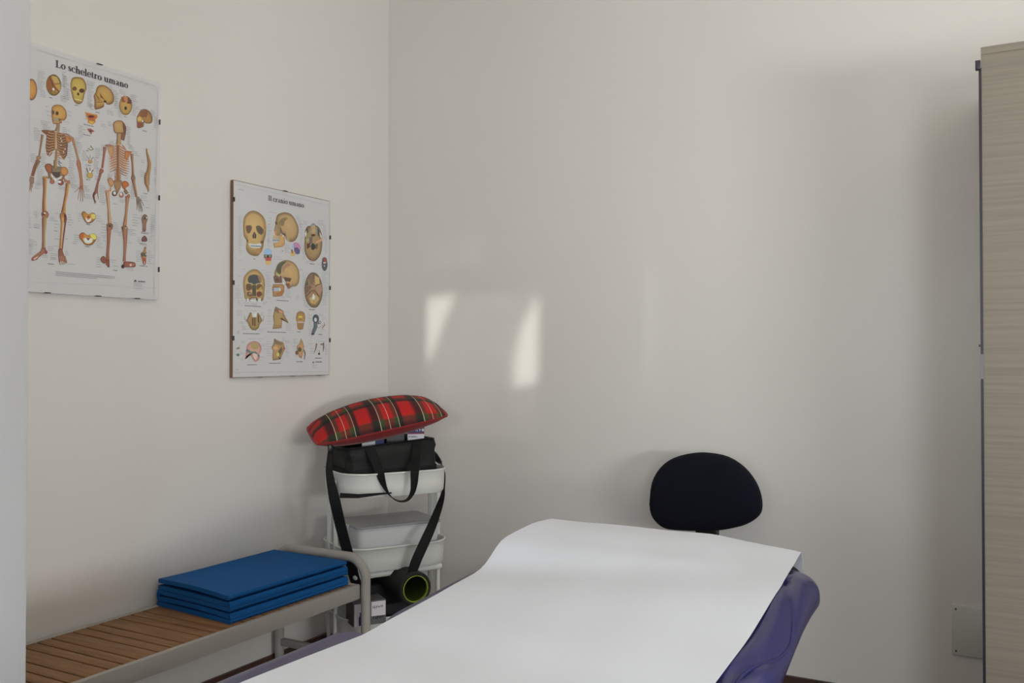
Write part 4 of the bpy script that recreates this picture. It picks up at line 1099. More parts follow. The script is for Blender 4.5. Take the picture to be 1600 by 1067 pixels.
def chart(name, art, y0, y1, z0, z1, label, clips, edge_m):
    root = empty(name, (0.0, (y0 + y1) / 2, (z0 + z1) / 2))
    tag(root, label, 'poster')
    L = root.location
    cy, cz = L.y, L.z
    def bx(mb, x0, a0, c0, x1, a1, c1, **k):
        return mb.box((x0, a0 - cy, c0 - cz), (x1, a1 - cy, c1 - cz), **k)
    bx(MB(), 0.004, y0, z0, 0.0157, y1, z1).build('backing_board', edge_m, root, smooth=False)
    art.sheet(y0 + 0.002, y1 - 0.002, z0 + 0.002, z1 - 0.002)
    art.build('printed_sheet', root)
    bx(MB(), 0.0205, y0, z0, 0.0225, y1, z1).build('glass', M['frame_glass'], root, smooth=False)
    for (side, t) in clips:
        mb = MB()
        if side in 'tb':
            yy = y0 + (y1 - y0) * t
            z = z1 if side == 't' else z0
            s = 1 if side == 't' else -1
            bx(mb, 0.012, yy - 0.009, min(z, z + s * .0007), 0.0237, yy + 0.009, max(z, z + s * .0007))
            bx(mb, 0.0226, yy - 0.009, min(z + s * .0007, z - s * .002), 0.0237, yy + 0.009, max(z + s * .0007, z - s * .002))
        else:
            zz = z0 + (z1 - z0) * t
            y = y1 if side == 'r' else y0
            s = 1 if side == 'r' else -1
            bx(mb, 0.012, min(y, y + s * .0007), zz - 0.008, 0.0237, max(y, y + s * .0007), zz + 0.008)
            bx(mb, 0.0226, min(y + s * .0007, y - s * .0015), zz - 0.008, 0.0237, max(y + s * .0007, y - s * .0015), zz + 0.008)
        mb.build('clip', M['clip'], root, smooth=False)
    return root


p1 = on_x(253, 131, 0.02); p1b = on_x(244.5, 468.5, 0.02)
chart('framed_poster', A, (p1.y + p1b.y) / 2 - 0.505, (p1.y + p1b.y) / 2, p1b.z, p1.z,
      'tall glass-fronted anatomy chart of two full skeletons titled Lo scheletro umano', [('t', .57), ('r', .82), ('r', .47), ('r', .14), ('b', .25), ('b', .57), ('b', .84)], M['white_card'])
q0, q1, q2, q3 = on_x(367, 281, 0.02), on_x(363, 590, 0.02), on_x(517, 314, 0.02), on_x(514.5, 586.5, 0.02)
chart('framed_poster', B, (q0.y + q1.y) / 2, (q2.y + q3.y) / 2, (q1.z + q3.z) / 2, (q0.z + q2.z) / 2,
      'smaller glass-fronted anatomy chart of human skulls titled Il cranio umano', [('t', .5), ('r', .79), ('r', .5), ('r', .2), ('b', .25), ('b', .58), ('b', .88), ('l', .9), ('l', .48), ('l', .2)], M['glass_edge'])
# ------------------------------------------------------------------ wardrobe at the right
WX, WY, WH = 2.317, -0.545, 2.0
w = empty('wardrobe', (WX, 0, 0))
tag(w, 'tall pale grey oak wardrobe with horizontal grain against the back wall', 'wardrobe')
def wb(lo, hi): return ((lo[0] - WX, lo[1], lo[2]), (hi[0] - WX, hi[1], hi[2]))
MB().box(*wb((WX + 0.006, WY + 0.022, 0.0), (WX + 1.0, -0.022, WH - 0.02))).build('body', M['oak'], w, smooth=False)
MB().box(*wb((WX + 0.004, WY - 0.0, WH - 0.02), (WX + 1.006, -0.02, WH))).build('top_panel', M['oak'], w, smooth=False, bevel=0.001)
for i in range(2):
    d = MB().box(*wb((WX + 0.004 + i * .5, WY, 0.03), (WX + 0.502 + i * .5 - .002, WY + 0.018, WH - 0.0202))).build('door', M['oak'], w, smooth=False, bevel=0.001)
    hx = WX + (0.46 if i == 0 else 0.545)
    MB().tube([(hx - WX, WY, 0.98), (hx - WX, WY - 0.03, 0.98), (hx - WX, WY - 0.03, 1.12), (hx - WX, WY, 1.12)], 0.005).build('handle', M['alu'], d)
strip = MB().box(*wb((WX - 0.0015, WY - 0.004, 0.03), (WX + 0.005, WY - 0.0005, 1.136))).box(*wb((WX - 0.0015, WY - 0.004, 1.20), (WX + 0.005, WY - 0.0005, WH - 0.055)))
strip.build('edge_profile', M['gap'], w, smooth=False)
pl = MB().box(*wb((WX - 0.0018, WY - 0.0045, 1.136), (WX + 0.005, WY - 0.0005, 1.20)))
tag(pl.build('grip_plate', M['grip'], w, smooth=False), 'bare metal grip plate')
MB().box(*wb((WX - 0.009, WY - 0.012, WH - 0.060), (WX + 0.003, WY + 0.004, WH - 0.036)), bevel=0.0015).build('top_bracket', M['gap'], w)
MB().tube([(-0.006, WY - 0.004, 1.222), (-0.001, WY - 0.004, 1.222)], 0.0032, 10).build('screw', M['clip'], w)

# blank cover plate on the back wall
a = on_y(1487, 943, 0); b = on_y(1487, 1021, 0)
PX, PZ0, PZ1 = a.x, b.z, a.z
cp = empty('wall_plate', (PX + 0.09, 0, (PZ0 + PZ1) / 2))
tag(cp, 'blank off-white junction box cover low on the back wall beside the wardrobe', 'wall plate')
hz = (PZ1 - PZ0) / 2
MB().box((-0.09, -0.009, -hz), (0.09, 0, hz), bevel=0.0025).build('cover', M['plate'], cp)
for sx in (-1, 1):
    for sz in (-1, 1):
        MB().tube([(sx * 0.078, -0.0085, sz * (hz - 0.013)), (sx * 0.078, -0.0105, sz * (hz - 0.013))], 0.0032, 10).build('screw', M['clip'], cp)
MB().box((0.0, -0.0095, hz - .018), (0.02, -0.0088, hz - .015)).build('pry_slot', M['clip'], cp, smooth=False)

# ------------------------------------------------------------------ ceiling lamp (unseen, added for slight warmth)
cl = empty('added_ceiling_lamp', (1.95, -2.3, CEIL))
tag(cl, 'round white ceiling lamp, unseen, added for slight warmth', 'lamp')
MB().loft([[(r * math.cos(t * math.tau / 32), r * math.sin(t * math.tau / 32), z) for t in range(32)] for r, z in ((.17, 0), (.175, -.02), (.17, -.03))]).build('lamp_base', M['white_metal'], cl)
em = bpy.data.materials.new('lamp_opal')
em.use_nodes = True
ep = em.node_tree.nodes['Principled BSDF']
ep.inputs['Base Color'].default_value = (.9, .88, .84, 1)
ep.inputs['Emission Color'].default_value = (1.0, 0.86, 0.68, 1)
ep.inputs['Emission Strength'].default_value = 0.6
prof = [(.155, -.03), (.155, -.05), (.145, -.08), (.115, -.105), (.07, -.12), (.02, -.126)]
MB().loft([[(r * math.cos(t * math.tau / 32), r * math.sin(t * math.tau / 32), z) for t in range(32)] for r, z in prof]).build('lamp_shade', em, cl)
light('added_lamp_fill', 'AREA', (1.95, -2.3, CEIL - 0.14), (1.95, -2.3, 0), 3, (1.0, 0.86, 0.70), shape='DISK', size=0.3)

# ------------------------------------------------------------------ slatted bench
BX, BD = 0.02, 0.40           # back edge, depth
BY1, BY0 = -3.2 + 2.4835, -2.30   # far end, near end
BZ = 0.41
be = empty('slatted_bench', (BX + BD / 2, (BY0 + BY1) / 2, 0))
tag(be, 'low bench with brown wooden slats and a taupe tubular frame along the left wall', 'bench')
L = be.location.copy()
def lb(lo, hi): return (Vector(lo) - L, Vector(hi) - L)
fr = MB()
fr.box(*lb((BX + BD - 0.018, BY0, BZ - 0.050), (BX + BD, BY1, BZ)), bevel=0.002)
fr.box(*lb((BX, BY0, BZ - 0.050), (BX + 0.018, BY1, BZ)), bevel=0.002)
fr.box(*lb((BX + .018, BY1 - 0.018, BZ - 0.045), (BX + BD - .018, BY1, BZ)), bevel=0.002)
fr.box(*lb((BX + .018, BY0, BZ - 0.045), (BX + BD - .018, BY0 + 0.018, BZ)), bevel=0.002)
fr.build('seat_frame', M['taupe_metal'], be)
y = BY1 - 0.020
pat = [0.043, 0.066, 0.043]
k = 0
while y > BY0 + 0.06:
    wd = pat[k % 3]
    MB().box(*lb((BX + 0.018, y - wd + 0.005, BZ - 0.018), (BX + BD - 0.018, y, BZ - 0.001)), bevel=0.0015).build('slat', M['slat'], be)
    y -= wd
    k += 1
R = 0.0165
for yy, s in ((BY1 + R, 1), (BY0 - R, -1)):
    x0, x1, zt, rr = BX + R, BX + BD + 0.012, 0.495, 0.075
    pts = [(x0, yy, 0.0)]
    pts += [(x0 + .05 - .05 * math.cos(t * math.pi / 16), yy, zt - .05 + .05 * math.sin(t * math.pi / 16)) for t in range(9)]
    pts += [(x1 - rr + rr * math.sin(t * math.pi / 20), yy, zt - rr + rr * math.cos(t * math.pi / 20)) for t in range(11)]
    pts += [(x1, yy, 0.0)]
    MB().tube([Vector(p) - L for p in pts], R, 16).build('end_frame', M['taupe_metal'], be)
    MB().box(*lb((x0 + R * .8, yy - 0.01, 0.14), (x1 - R * .8, yy + 0.01, 0.165)), bevel=0.002).build('stretcher', M['taupe_metal'], be)
    for xx in (x0, x1):
        MB().tube([Vector((xx, yy, 0)) - L, Vector((xx, yy, 0.012)) - L], R + 0.003, 16).build('foot_cap', M['black_plastic'], be)

# folded blue exercise mat on the bench
c00, c10, c11, c01 = Vector((0.035, -3.2 + 1.965)), Vector((0.375, -3.2 + 1.93)), Vector((0.383, -3.2 + 2.455)), Vector((0.038, -3.2 + 2.470))
fm = empty('folded_mat', (0.2, -0.98, BZ))
tag(fm, 'blue foam exercise mat folded into layers on the wooden bench', 'exercise mat')
Lm = fm.location.copy()
def mat_layer(z0, z1, sag, dx=0.0):
    """slab with a wavy near end"""
    NU, NV = 16, 14
    top, bot = [], []
    for i in range(NU + 1):
        u = i / NU                       # along y, near to far
        rt, rb = [], []
        for j in range(NV + 1):
            v = j / NV                   # from the wall outwards
            p = (c00 * (1 - v) + c10 * v) * (1 - u) + (c01 * (1 - v) + c11 * v) * u
            near = max(0, 1 - u * 3.2) ** 2
            lift = sag[0] * math.sin(math.pi * v) * near + sag[1] * near * (1 - v)
            rt.append(Vector((p.x + dx * (v - .5), p.y, z1 + lift)))
            rb.append(Vector((p.x + dx * (v - .5), p.y, z0 + lift)))
        top.append(rt); bot.append(rb)
    mb = MB()
    rows = []
    e = (z1 - z0) * 0.5
    loops = []
    for i in range(NU + 1):
        t, b = top[i], bot[i]
        lp = [p.copy() for p in t]
        lp.append(t[-1] + Vector((e * .6, 0, -e)))
        lp += [p.copy() for p in reversed(b)]
        lp.append(b[0] + Vector((-e * .3, 0, e)))
        loops.append([q - Lm for q in lp])
    mb.loft(loops)
    return mb
MS = 1.14
mats = [(0.000, 0.0115, (0.0, 0.0), 0.012), (0.0125, 0.0245, (0.005, 0.001), 0.006), (0.031, 0.042, (0.001, 0.002), 0.010), (0.043, 0.054, (0.001, 0.003), 0.002), (0.060, 0.0715, (0.005, 0.003), 0.0)]
for z0, z1, sag, dx in mats:
    mat_layer(BZ + z0 * MS, BZ + z1 * MS, sag, dx).build('mat_layer', M['mat_foam'], fm, angle=50)
# folded edges: the mat turns round along its outer long side
def fold(side, za, zb, th):
    """half-round bend joining two layers along the long edge"""
    A0, A1 = (c10, c11) if side > 0 else (c00, c01)
    r = (zb - za) / 2
    zc = (za + zb) / 2
    loops = []
    for i in range(9):
        u = i / 8
        p = A0 * (1 - u) + A1 * u
        lp = []
        for t in range(9):
            a = math.pi * (t / 8) - math.pi / 2
            lp.append(Vector((p.x + side * r * .55 * math.cos(a), p.y, zc + r * math.sin(a))))
        for t in range(9):
            a = math.pi / 2 - math.pi * (t / 8)
            ri = max(r - th, 0.0008)
            lp.append(Vector((p.x + side * ri * .55 * math.cos(a), p.y, zc + ri * math.sin(a))))
        loops.append([q - Lm for q in lp])
    return MB().loft(loops)
fold(1, BZ + 0.0, BZ + 0.0262 * MS, 0.014).build('mat_fold', M['mat_foam'], fm)
fold(1, BZ + 0.031 * MS, BZ + 0.056 * MS, 0.0135).build('mat_fold', M['mat_foam'], fm)
fold(-1, BZ + 0.0135 * MS, BZ + 0.043 * MS, 0.0135).build('mat_fold', M['mat_foam'], fm)

# ------------------------------------------------------------------ utility trolley
TC = Vector((0.305, -0.425, 0))
TAZ = math.radians(30)                     # azimuth of the long side, measured from +Y towards +X
TR = math.pi / 2 - TAZ                     # local x runs along the long side
tr = empty('utility_trolley', TC, TR)
tag(tr, 'white three-tier metal trolley with rounded trays in the corner', 'trolley')
TRM = Matrix.Translation(TC) @ Matrix.Rotation(TR, 4, 'Z')
TRI = TRM.inverted()
HL, HW, RC = 0.205, 0.165, 0.095
def tray(zr, h, name='tray'):
    mb = MB()
    o = lambda d, z: [(x, y, z) for x, y in rrect(HL + d, HW + d, RC + d, 10)]
    t = 0.002
    mb.loft([o(-.007, zr - h), o(-.0035, zr - h + .004), o(-.001, zr - h * .5), o(0, zr - .004), o(.003, zr), o(.0025, zr + .002), o(-.0015, zr + .002), o(-.003, zr - .002),
             o(-.003 - t, zr - h * .5), o(-.0065 - t, zr - h + .006), o(-.010 - t, zr - h + .004)], cap0=True, cap1=True)
    return mb
TRAYS = ((0.770, 0.084), (0.505, 0.084), (0.255, 0.084))
for zr, h in TRAYS:
    t_ = tray(zr, h).build('tray', M['white_metal'], tr)
    MB().tube([(x, y, zr + .001) for x, y in rrect(HL + .002, HW + .002, RC + .002, 10)], 0.0035, 8, closed=True).build('rim', M['white_metal'], t_)
    if zr < .6: MB().box((-HL * .86, -HW * .86, zr - h - 0.026), (HL * .86, HW * .86, zr - h - 0.0002), bevel=0.012, seg=3).build('underside_brace', M['white_metal'], t_)
for sx in (-1, 1):
    for sy in (-1, 1):
        MB().tube([(sx * (HL + .001), sy * .034, 0.062), (sx * (HL + .001), sy * .034, 0.70)], 0.0085, 12).build('leg', M['white_metal'], tr)
        cs = MB()
        cx, cy = sx * (HL + .014), sy * .10
        cs.tube([(sx * (HL + .001), sy * .034, 0.07), (cx, cy, 0.07)], 0.008, 10)
        cst = cs.tube([(cx, cy, 0.072), (cx, cy, 0.05)], 0.007, 10).build('caster_fork', M['white_metal'], tr)
        MB().tube([(cx, cy - .010, 0.026), (cx, cy + .010, 0.026)], 0.026, 20).build('wheel', M['black_plastic'], cst)
    MB().box((sx * (HL + .008) - .004, -.05, 0.70), (sx * (HL + .008) + .004, .05, 0.745), bevel=0.003).build('tray_bracket', M['white_metal'], tr)


def inT(x, y, z): return TRM @ Vector((x, y, z))


# white storage box with translucent lid, on the middle tray
sb_o = empty('storage_box', TRM @ Vector((0.012, -0.01, 0.505 - 0.078)), TR)
tag(sb_o, 'white plastic storage box on the middle tray of the trolley', 'box')
ob = lambda hx, hy, r, z: [(x, y, z) for x, y in rrect(hx, hy, r, 5)]
MB().loft([ob(.150, .100, .02, 0), ob(.154, .104, .022, .006), ob(.162, .112, .024, .136), ob(.166, .116, .026, .138), ob(.166, .116, .026, .142), ob(.159, .109, .022, .142), ob(.152, .102, .02, .008)], cap1=True).build('box_body', M['white_plastic'], sb_o)
MB().loft([ob(.168, .118, .027, .1422), ob(.169, .119, .028, .150), ob(.165, .115, .026, .152), ob(.157, .107, .022, .1495), ob(.10, .07, .02, .1495)]).build('lid', M['lid'], sb_o)
for sx in (-1, 1):
    MB().box((sx * .171 - .003, -.03, .132), (sx * .171 + .003, .03, .150), bevel=0.002).build('latch', M['white_plastic'], sb_o)

# black holdall in the top tray
bg_o = empty('holdall_bag', TRM @ Vector((-0.01, -0.005, 0.770 - 0.078)), TR)
tag(bg_o, 'black fabric carry bag standing open in the top tray of the trolley', 'bag')
BM = Matrix.Translation(bg_o.location) @ Matrix.Rotation(TR, 4, 'Z')
BMI = BM.inverted()
BL, BW, BH = 0.178, 0.105, 0.182
rnd = random.Random(5)
def bag_loop(z, k, jit):
    out = []
    pts = rrect(BL * k, BW * k, 0.035, 6)
    for i, (x, y) in enumerate(pts):
        j = 1 + jit * math.sin(i * 1.9 + z * 40) * 0.02 + jit * math.sin(i * .7 + z * 90) * .015
        out.append((x * j, y * j, z + (0.010 * math.sin(x * 16 + 1.0) * jit if z > .15 else 0) + (x * 0.045 if z > .12 else 0)))
    return out
ls = [bag_loop(0.0, .86, 0), bag_loop(0.004, .93, 0)] + [bag_loop(0.02 + i * .018, 1.0 + .012 * math.sin(i), 1) for i in range(9)] + [bag_loop(BH, .985, 1), bag_loop(BH + .003, .955, 1), bag_loop(BH - .01, .93, 1), bag_loop(.06, .90, .5)]
MB().loft(ls).build('bag_body', M['black_fabric'], bg_o, angle=80)
# front pocket flap and dark base band
MB().loft([[(x, y, z) for x, y in rrect(BL * 1.035, BW * 1.045, .036, 6)] for z in (.02, .04, .085, .092)], cap0=False, cap1=False).build('base_band', M['black_web'], bg_o)
MB().tube([v for v in bag_loop(BH + .004, .975, 1)], 0.0035, 6, closed=True).build('zip_edge', M['black_plastic'], bg_o)


def Bl(v): return BMI @ Vector(v)
def bagpt(px, py, d): return Bl(at_depth(px, py, d))


# carry handle: webbing loop hanging over the tray front
hp = [(577, 698, 3.27), (580, 705, 3.265), (586, 718, 3.255), (592, 733, 3.245), (597, 750, 3.232), (603, 765, 3.235), (612, 777, 3.24), (624, 783, 3.245), (636, 781, 3.25), (644, 770, 3.25), (647, 755, 3.25), (648, 738, 3.262), (650, 720, 3.33), (651, 702, 3.36), (652, 690, 3.375)]
P = spline([bagpt(*q) for q in hp], 5)
n_ = len(P)
lat = BMI.to_3x3() @ (R_CAM @ Vector((1, 0, 0)))
deep = BMI.to_3x3() @ (R_CAM @ Vector((0, 0, 1)))
wds = []
for i in range(n_):
    f = math.sin(math.pi * i / (n_ - 1)) ** 3
    wds.append((lat * (1 - f * .75) + deep * f * .9).normalized())
MB().strap(P, wds, [0.028 + 0.006 * abs(1 - 2 * i / n_) for i in range(n_)], 0.003).build('carry_handle', M['black_web'], bg_o)
# shoulder strap, left run
sp_ = [(518, 694, 3.245), (515.5, 712, 3.20), (514, 730, 3.165), (516, 748, 3.155), (520, 768, 3.15), (526, 795, 3.15), (533, 825, 3.17), (541, 855, 3.20), (548, 880, 3.22), (553, 900, 3.23), (558, 915, 3.24)]
P = spline([bagpt(*q) for q in sp_], 5)
n_ = len(P)
ws = [0.020 + 0.022 * min(1, max(0, (i / n_ - .15) / .3)) for i in range(n_)]

MB().strap(P, (lat * .95 + deep * .3).normalized(), ws, 0.0025).build('shoulder_strap', M['black_web'], bg_o)
# shoulder strap, right run (twists)
sp_ = [(688, 722, 3.49), (694, 738, 3.50), (693, 762, 3.46), (688, 785, 3.40), (680, 808, 3.34), (672, 828, 3.28), (662, 850, 3.245), (652, 872, 3.235), (645, 890, 3.235), (640, 903, 3.24)]
P = spline([bagpt(*q) for q in sp_], 5)
n_ = len(P)
wds, ws = [], []
for i in range(n_):
    t = i / (n_ - 1)
    a_ = math.radians(78) * (1 - min(1, max(0, (t - .25) / .35)))
    wds.append(lat * math.cos(a_) + deep * math.sin(a_))
    ws.append(0.036 if t < .85 else 0.036 - .012 * (t - .85) / .15)
MB().strap(P, wds, ws, 0.0025).build('shoulder_strap', M['black_web'], bg_o)
# thin strap running under the top tray front
P = [bagpt(*q) for q in ((531, 774, 3.19), (560, 775, 3.21), (585, 772.5, 3.225), (612, 770, 3.24))]
MB().strap(P, (0, 0, 1), [.018, .014, .009, .005], 0.002).build('shoulder_strap', M['black_web'], bg_o)
# clip at the right
ck = MB()
ck.tube([bagpt(667, 693, 3.45), bagpt(673, 702, 3.46)], 0.003, 8).tube([bagpt(667, 700, 3.44), bagpt(675, 708, 3.455)], 0.003, 8)
ck.strap(spline([bagpt(674, 704, 3.46), bagpt(679, 711, 3.465), bagpt(685, 719, 3.47), bagpt(688, 723, 3.49)], 3), lat, [0.012, .015, .019, .022, .022, .02, .02, .016, .016, .014], 0.008)
tag(ck.build('snap_hook', M['black_plastic'], bg_o), 'black plastic snap hook at the bag end')
kn = MB().box(bagpt(516, 700, 3.215) - Vector((.008, .008, .012)), bagpt(516, 700, 3.215) + Vector((.008, .008, .012)), bevel=.003)
kn.build('strap_ring', M['black_plastic'], bg_o)


# small packages poking out of the bag
def small_box(name, label, cat, c, half, rz, m, extra=None, grp=None):
    o = empty(name, c, rz)
    tag(o, label, cat, grp)
    MB().box((-half[0], -half[1], -half[2]), half, bevel=0.001, seg=1).build('carton', m, o, smooth=False)
    if extra: extra(o, half)
    return o


def scribble(o, x0, x1, z, h, y, m, seed, name='printed_text'):
    """tiny illegible letter strokes on the front face"""
    r_ = random.Random(seed)
    mb = MB()
    x = x0
    while x < x1:
        wl = r_.uniform(.35, .8) * h
        mb.box((x, y - .0003, z), (x + wl * .35, y, z + h * r_.choice((.7, .7, 1))))
        mb.box((x, y - .0003, z + h * r_.choice((0, .35, .6))), (x + wl, y, z + h * .2 + h * r_.choice((0, .35, .6))))
        x += wl * 1.25
    return mb.build(name, m, o, smooth=False)


def plaster_box(o, h):
    MB().box((-h[0] - .0003, -h[1] - .0003, h[2] * .30), (h[0] + .0003, h[1] + .0003, h[2] + .0003)).build('blue_top_band', M['navy_card'], o, smooth=False)
    MB().box((-h[0] - .0004, -h[1] - .0004, h[2] * .18), (h[0] + .0004, h[1] + .0004, h[2] * .30)).build('magenta_stripe', M['red_card'], o, smooth=False)
    scribble(o, -h[0] * .7, h[0] * .75, h[2] * .45, h[2] * .35, -h[1] - .0005, M['white_card'], 3)
    scribble(o, -h[0] * .85, h[0] * .1, -h[2] * .15, h[2] * .14, -h[1] - .0003, M['ink'], 5)
    scribble(o, -h[0] * .85, h[0] * .3, -h[2] * .5, h[2] * .10, -h[1] - .0003, M['grey_card'], 8)


VR = YAW + math.radians(8)
small_box('medicine_box', 'white and navy printed cardboard box upright at the right end of the bag', 'box', at_depth(649.5, 680, 3.42), (0.031, 0.02, 0.036), VR, M['white_card'], plaster_box)
def low_box(o, h):
    MB().box((h[0] * .2, -h[1] - .0003, -h[2] * .5), (h[0] + .0003, h[1] + .0003, h[2] + .0003)).build('blue_end_band', M['navy_card'], o, smooth=False)
small_box('medicine_box', 'flat white and blue carton just showing under the left half of the pillow', 'box', at_depth(583, 692, 3.37), (0.040, 0.025, 0.022), VR, M['white_card'], low_box)
small_box('foil_pack', 'dark wrapped pack with shiny film beside the medicine box in the bag', 'package', at_depth(618, 685, 3.40), (0.033, 0.02, 0.030), VR, mat('wrapped_film', rgb(60, 60, 62), 0.12, spec=0.8, vary=0.3, vscale=50))
small_box('paper_packet', 'small white packet tucked behind the shiny wrapped pack in the bag', 'package', at_depth(624, 680, 3.47), (0.018, 0.008, 0.034), VR, M['white_card'])

# ------------------------------------------------------------------ tartan pillow on the bag
pc = at_depth(588.5, 658.5, 3.40)
PAZ = math.radians(42)
po = bpy.data.objects.new('tartan_pillow', None)
C.objects.link(po)
po.location = pc
po.empty_display_size = .05
po.rotation_euler = (Matrix.Rotation(math.pi / 2 - PAZ, 3, 'Z') @ Matrix.Rotation(math.radians(-11.0), 3, 'Y') @ Matrix.Rotation(math.radians(10), 3, 'X')).to_euler()
tag(po, 'red tartan cushion with a plain red underside lying on top of the black bag', 'cushion')
PA, PB = 0.248, 0.145
def pillow_half(sign, h, inset=1.0):
    NX, NY = 40, 24
    rows = []
    for i in range(NX + 1):
        a_ = -1 + 2 * i / NX
        row = []
        for j in range(NY + 1):
            b_ = -1 + 2 * j / NY
            # outline pulled in between the corners
            sx = PA * a_ * (1 - 0.05 * b_ ** 4 * abs(a_) ** 6)
            sy = PB * b_ * (1 - 0.10 * a_ ** 4 * abs(b_) ** 6)
            th = ((1 - abs(a_) ** 2.6) ** 0.62) * ((1 - abs(b_) ** 2.4) ** 0.55)
            th *= 1 - .10 * abs(a_)
            wr = 0.0025 * math.sin(a_ * 23 + b_ * 5) * (1 - abs(b_)) * abs(a_) ** 2
            row.append((sx, sy, sign * (h * th + wr * (1 if th > .2 else 0))))
        rows.append(row)
    return MB().grid(rows)
pillow_half(1, 0.080).build('tartan_cover', M['tartan'], po, angle=180)
pillow_half(-1, 0.056).build('red_underside', M['red_cloth'], po, angle=180)
def rimpt(a_, b_):
    return (PA * a_ * (1 - 0.05 * b_ ** 4 * abs(a_) ** 6), PB * b_ * (1 - 0.10 * a_ ** 4 * abs(b_) ** 6), 0)
rim = [rimpt(-1 + 2 * i / 30, -1) for i in range(30)] + [rimpt(1, -1 + 2 * i / 20) for i in range(20)] + [rimpt(1 - 2 * i / 30, 1) for i in range(30)] + [rimpt(-1, 1 - 2 * i / 20) for i in range(20)]
MB().tube(rim, 0.0035, 8, closed=True).build('seam_piping', M['red_cloth'], po)

# ------------------------------------------------------------------ bottom tray: pouch, foam roller, carton
pz = 0.25 - 0.078
kp = MB()
lp = []
for z, k in ((0, .9), (.01, 1.0), (.05, 1.03), (.09, 1.0), (.108, .9), (.112, .6)):
    lp.append([(x * k * (1 + .02 * math.sin(i * 1.3 + z * 60)), y * k, z) for i, (x, y) in enumerate(rrect(.125, .085, .04, 6))])
o_ = kp.loft(lp).build('black_pouch', M['black_fabric'])
o_.location = inT(0.035, -0.01, pz); o_.rotation_euler = (0, 0, TR)
tag(o_, 'soft black pouch lying in the bottom tray under the foam roller', 'pouch')
rc = at_depth(649.5, 920, 3.22)
rdir = Vector((-math.sin(math.radians(58)), math.cos(math.radians(58)), 0.0)).normalized()
fo = empty('foam_roller', rc)
tag(fo, 'black foam roller with a lime green rim and core in the bottom tray', 'foam roller')
fo.rotation_euler = rdir.to_track_quat('X', 'Z').to_euler()
RO, RI, RLn = 0.060, 0.047, 0.27
cir = lambda r, x: [(x, r * math.cos(t * math.tau / 36), r * math.sin(t * math.tau / 36)) for t in range(36)]
MB().loft([cir(RI, 0.0), cir(RO - .004, 0.0), cir(RO, 0.004), cir(RO, RLn - .004), cir(RO - .004, RLn), cir(RI, RLn)], cap0=False, cap1=False).build('roller_shell', M['black_fabric'], fo)
MB().loft([cir(RI - .0022, -0.0012), cir(RI + .0002, -0.0012), cir(RI + .0002, .008), cir(RI - .0022, .008)], cap0=False, cap1=False).build('green_rim', M['green'], fo)
MB().loft([cir(RI - .0004, 0.004), cir(RI - .0006, RLn - .004), cir(RI - .004, RLn - .004)], cap0=False, cap1=True).build('green_core', M['dark_green'], fo)

co = empty('carton_box', at_depth(572, 953, 3.24) , TR - math.radians(4))
tag(co, 'small printed grey and brown carton at the left of the bottom tray', 'box')
H3 = (0.060, 0.042, 0.042)
MB().box((-H3[0], -H3[1], -H3[2]), H3, bevel=.0015, seg=1).build('carton', M['grey_card'], co, smooth=False)
MB().box((-H3[0] - .0005, -H3[1] * .98, -H3[2]), (-H3[0] * .96, H3[1], H3[2] * .96)).build('brown_end', M['brown_card'], co, smooth=False)
MB().box((-H3[0] + .004, -H3[1] - .0006, -H3[2]), (-H3[0] * .35, -H3[1], H3[2] * .85)).build('pale_panel', M['white_card'], co, smooth=False)
MB().box((H3[0] * .1, -H3[1] - .0006, -H3[2] * .3), (H3[0] * .97, -H3[1], H3[2] * .9)).build('pale_panel', M['white_card'], co, smooth=False)
scribble(co, H3[0] * .18, H3[0] * .8, H3[2] * .35, .009, -H3[1] - .0008, M['ink'], 11)
scribble(co, H3[0] * .2, H3[0] * .8, -H3[2] * .55, .011, -H3[1] - .0004, M['ink'], 12)
# a little dark bottle silhouette on the pale panel
MB().loft([[(x, -H3[1] - .0008, z) for x, z in pp] for pp in ([(-.040, -.040), (-.026, -.040), (-.026, -.012), (-.030, -.004), (-.030, .006), (-.036, .006), (-.036, -.004), (-.040, -.012)],)] +
          [[(x, -H3[1] - .0014, z) for x, z in [(-.040, -.040), (-.026, -.040), (-.026, -.012), (-.030, -.004), (-.030, .006), (-.036, .006), (-.036, -.004), (-.040, -.012)]]]).build('bottle_picture', M['navy_card'], co, smooth=False)
ph = MB().box((-.06, -.05, -.045), (.06, .05, .045), bevel=.012, seg=3).build('black_case', M['black_fabric'])
ph.location = at_depth(592, 925, 3.40); ph.rotation_euler = (0, 0, TR)
tag(ph, 'small black zip case sitting on the printed carton', 'case')

# small white box with a cable, on the floor under the bench
cb = empty('cable_box', (0.16, -0.40, 0))
cb.location = (0.09, -0.50, 0)
tag(cb, 'small white junction box with a black cable on the floor beside the trolley', 'junction box')
MB().box((-.035, -.03, 0), (.035, .03, .06), bevel=.008, seg=3).build('housing', M['white_plastic'], cb)
MB().tube(spline([(-.03, 0, .05), (-.06, .03, .085), (-.04, .10, .12), (-.072, .18, .16), (-.080, .22, .24)], 6), .003, 8).build('cable', M['black_plastic'], cb)

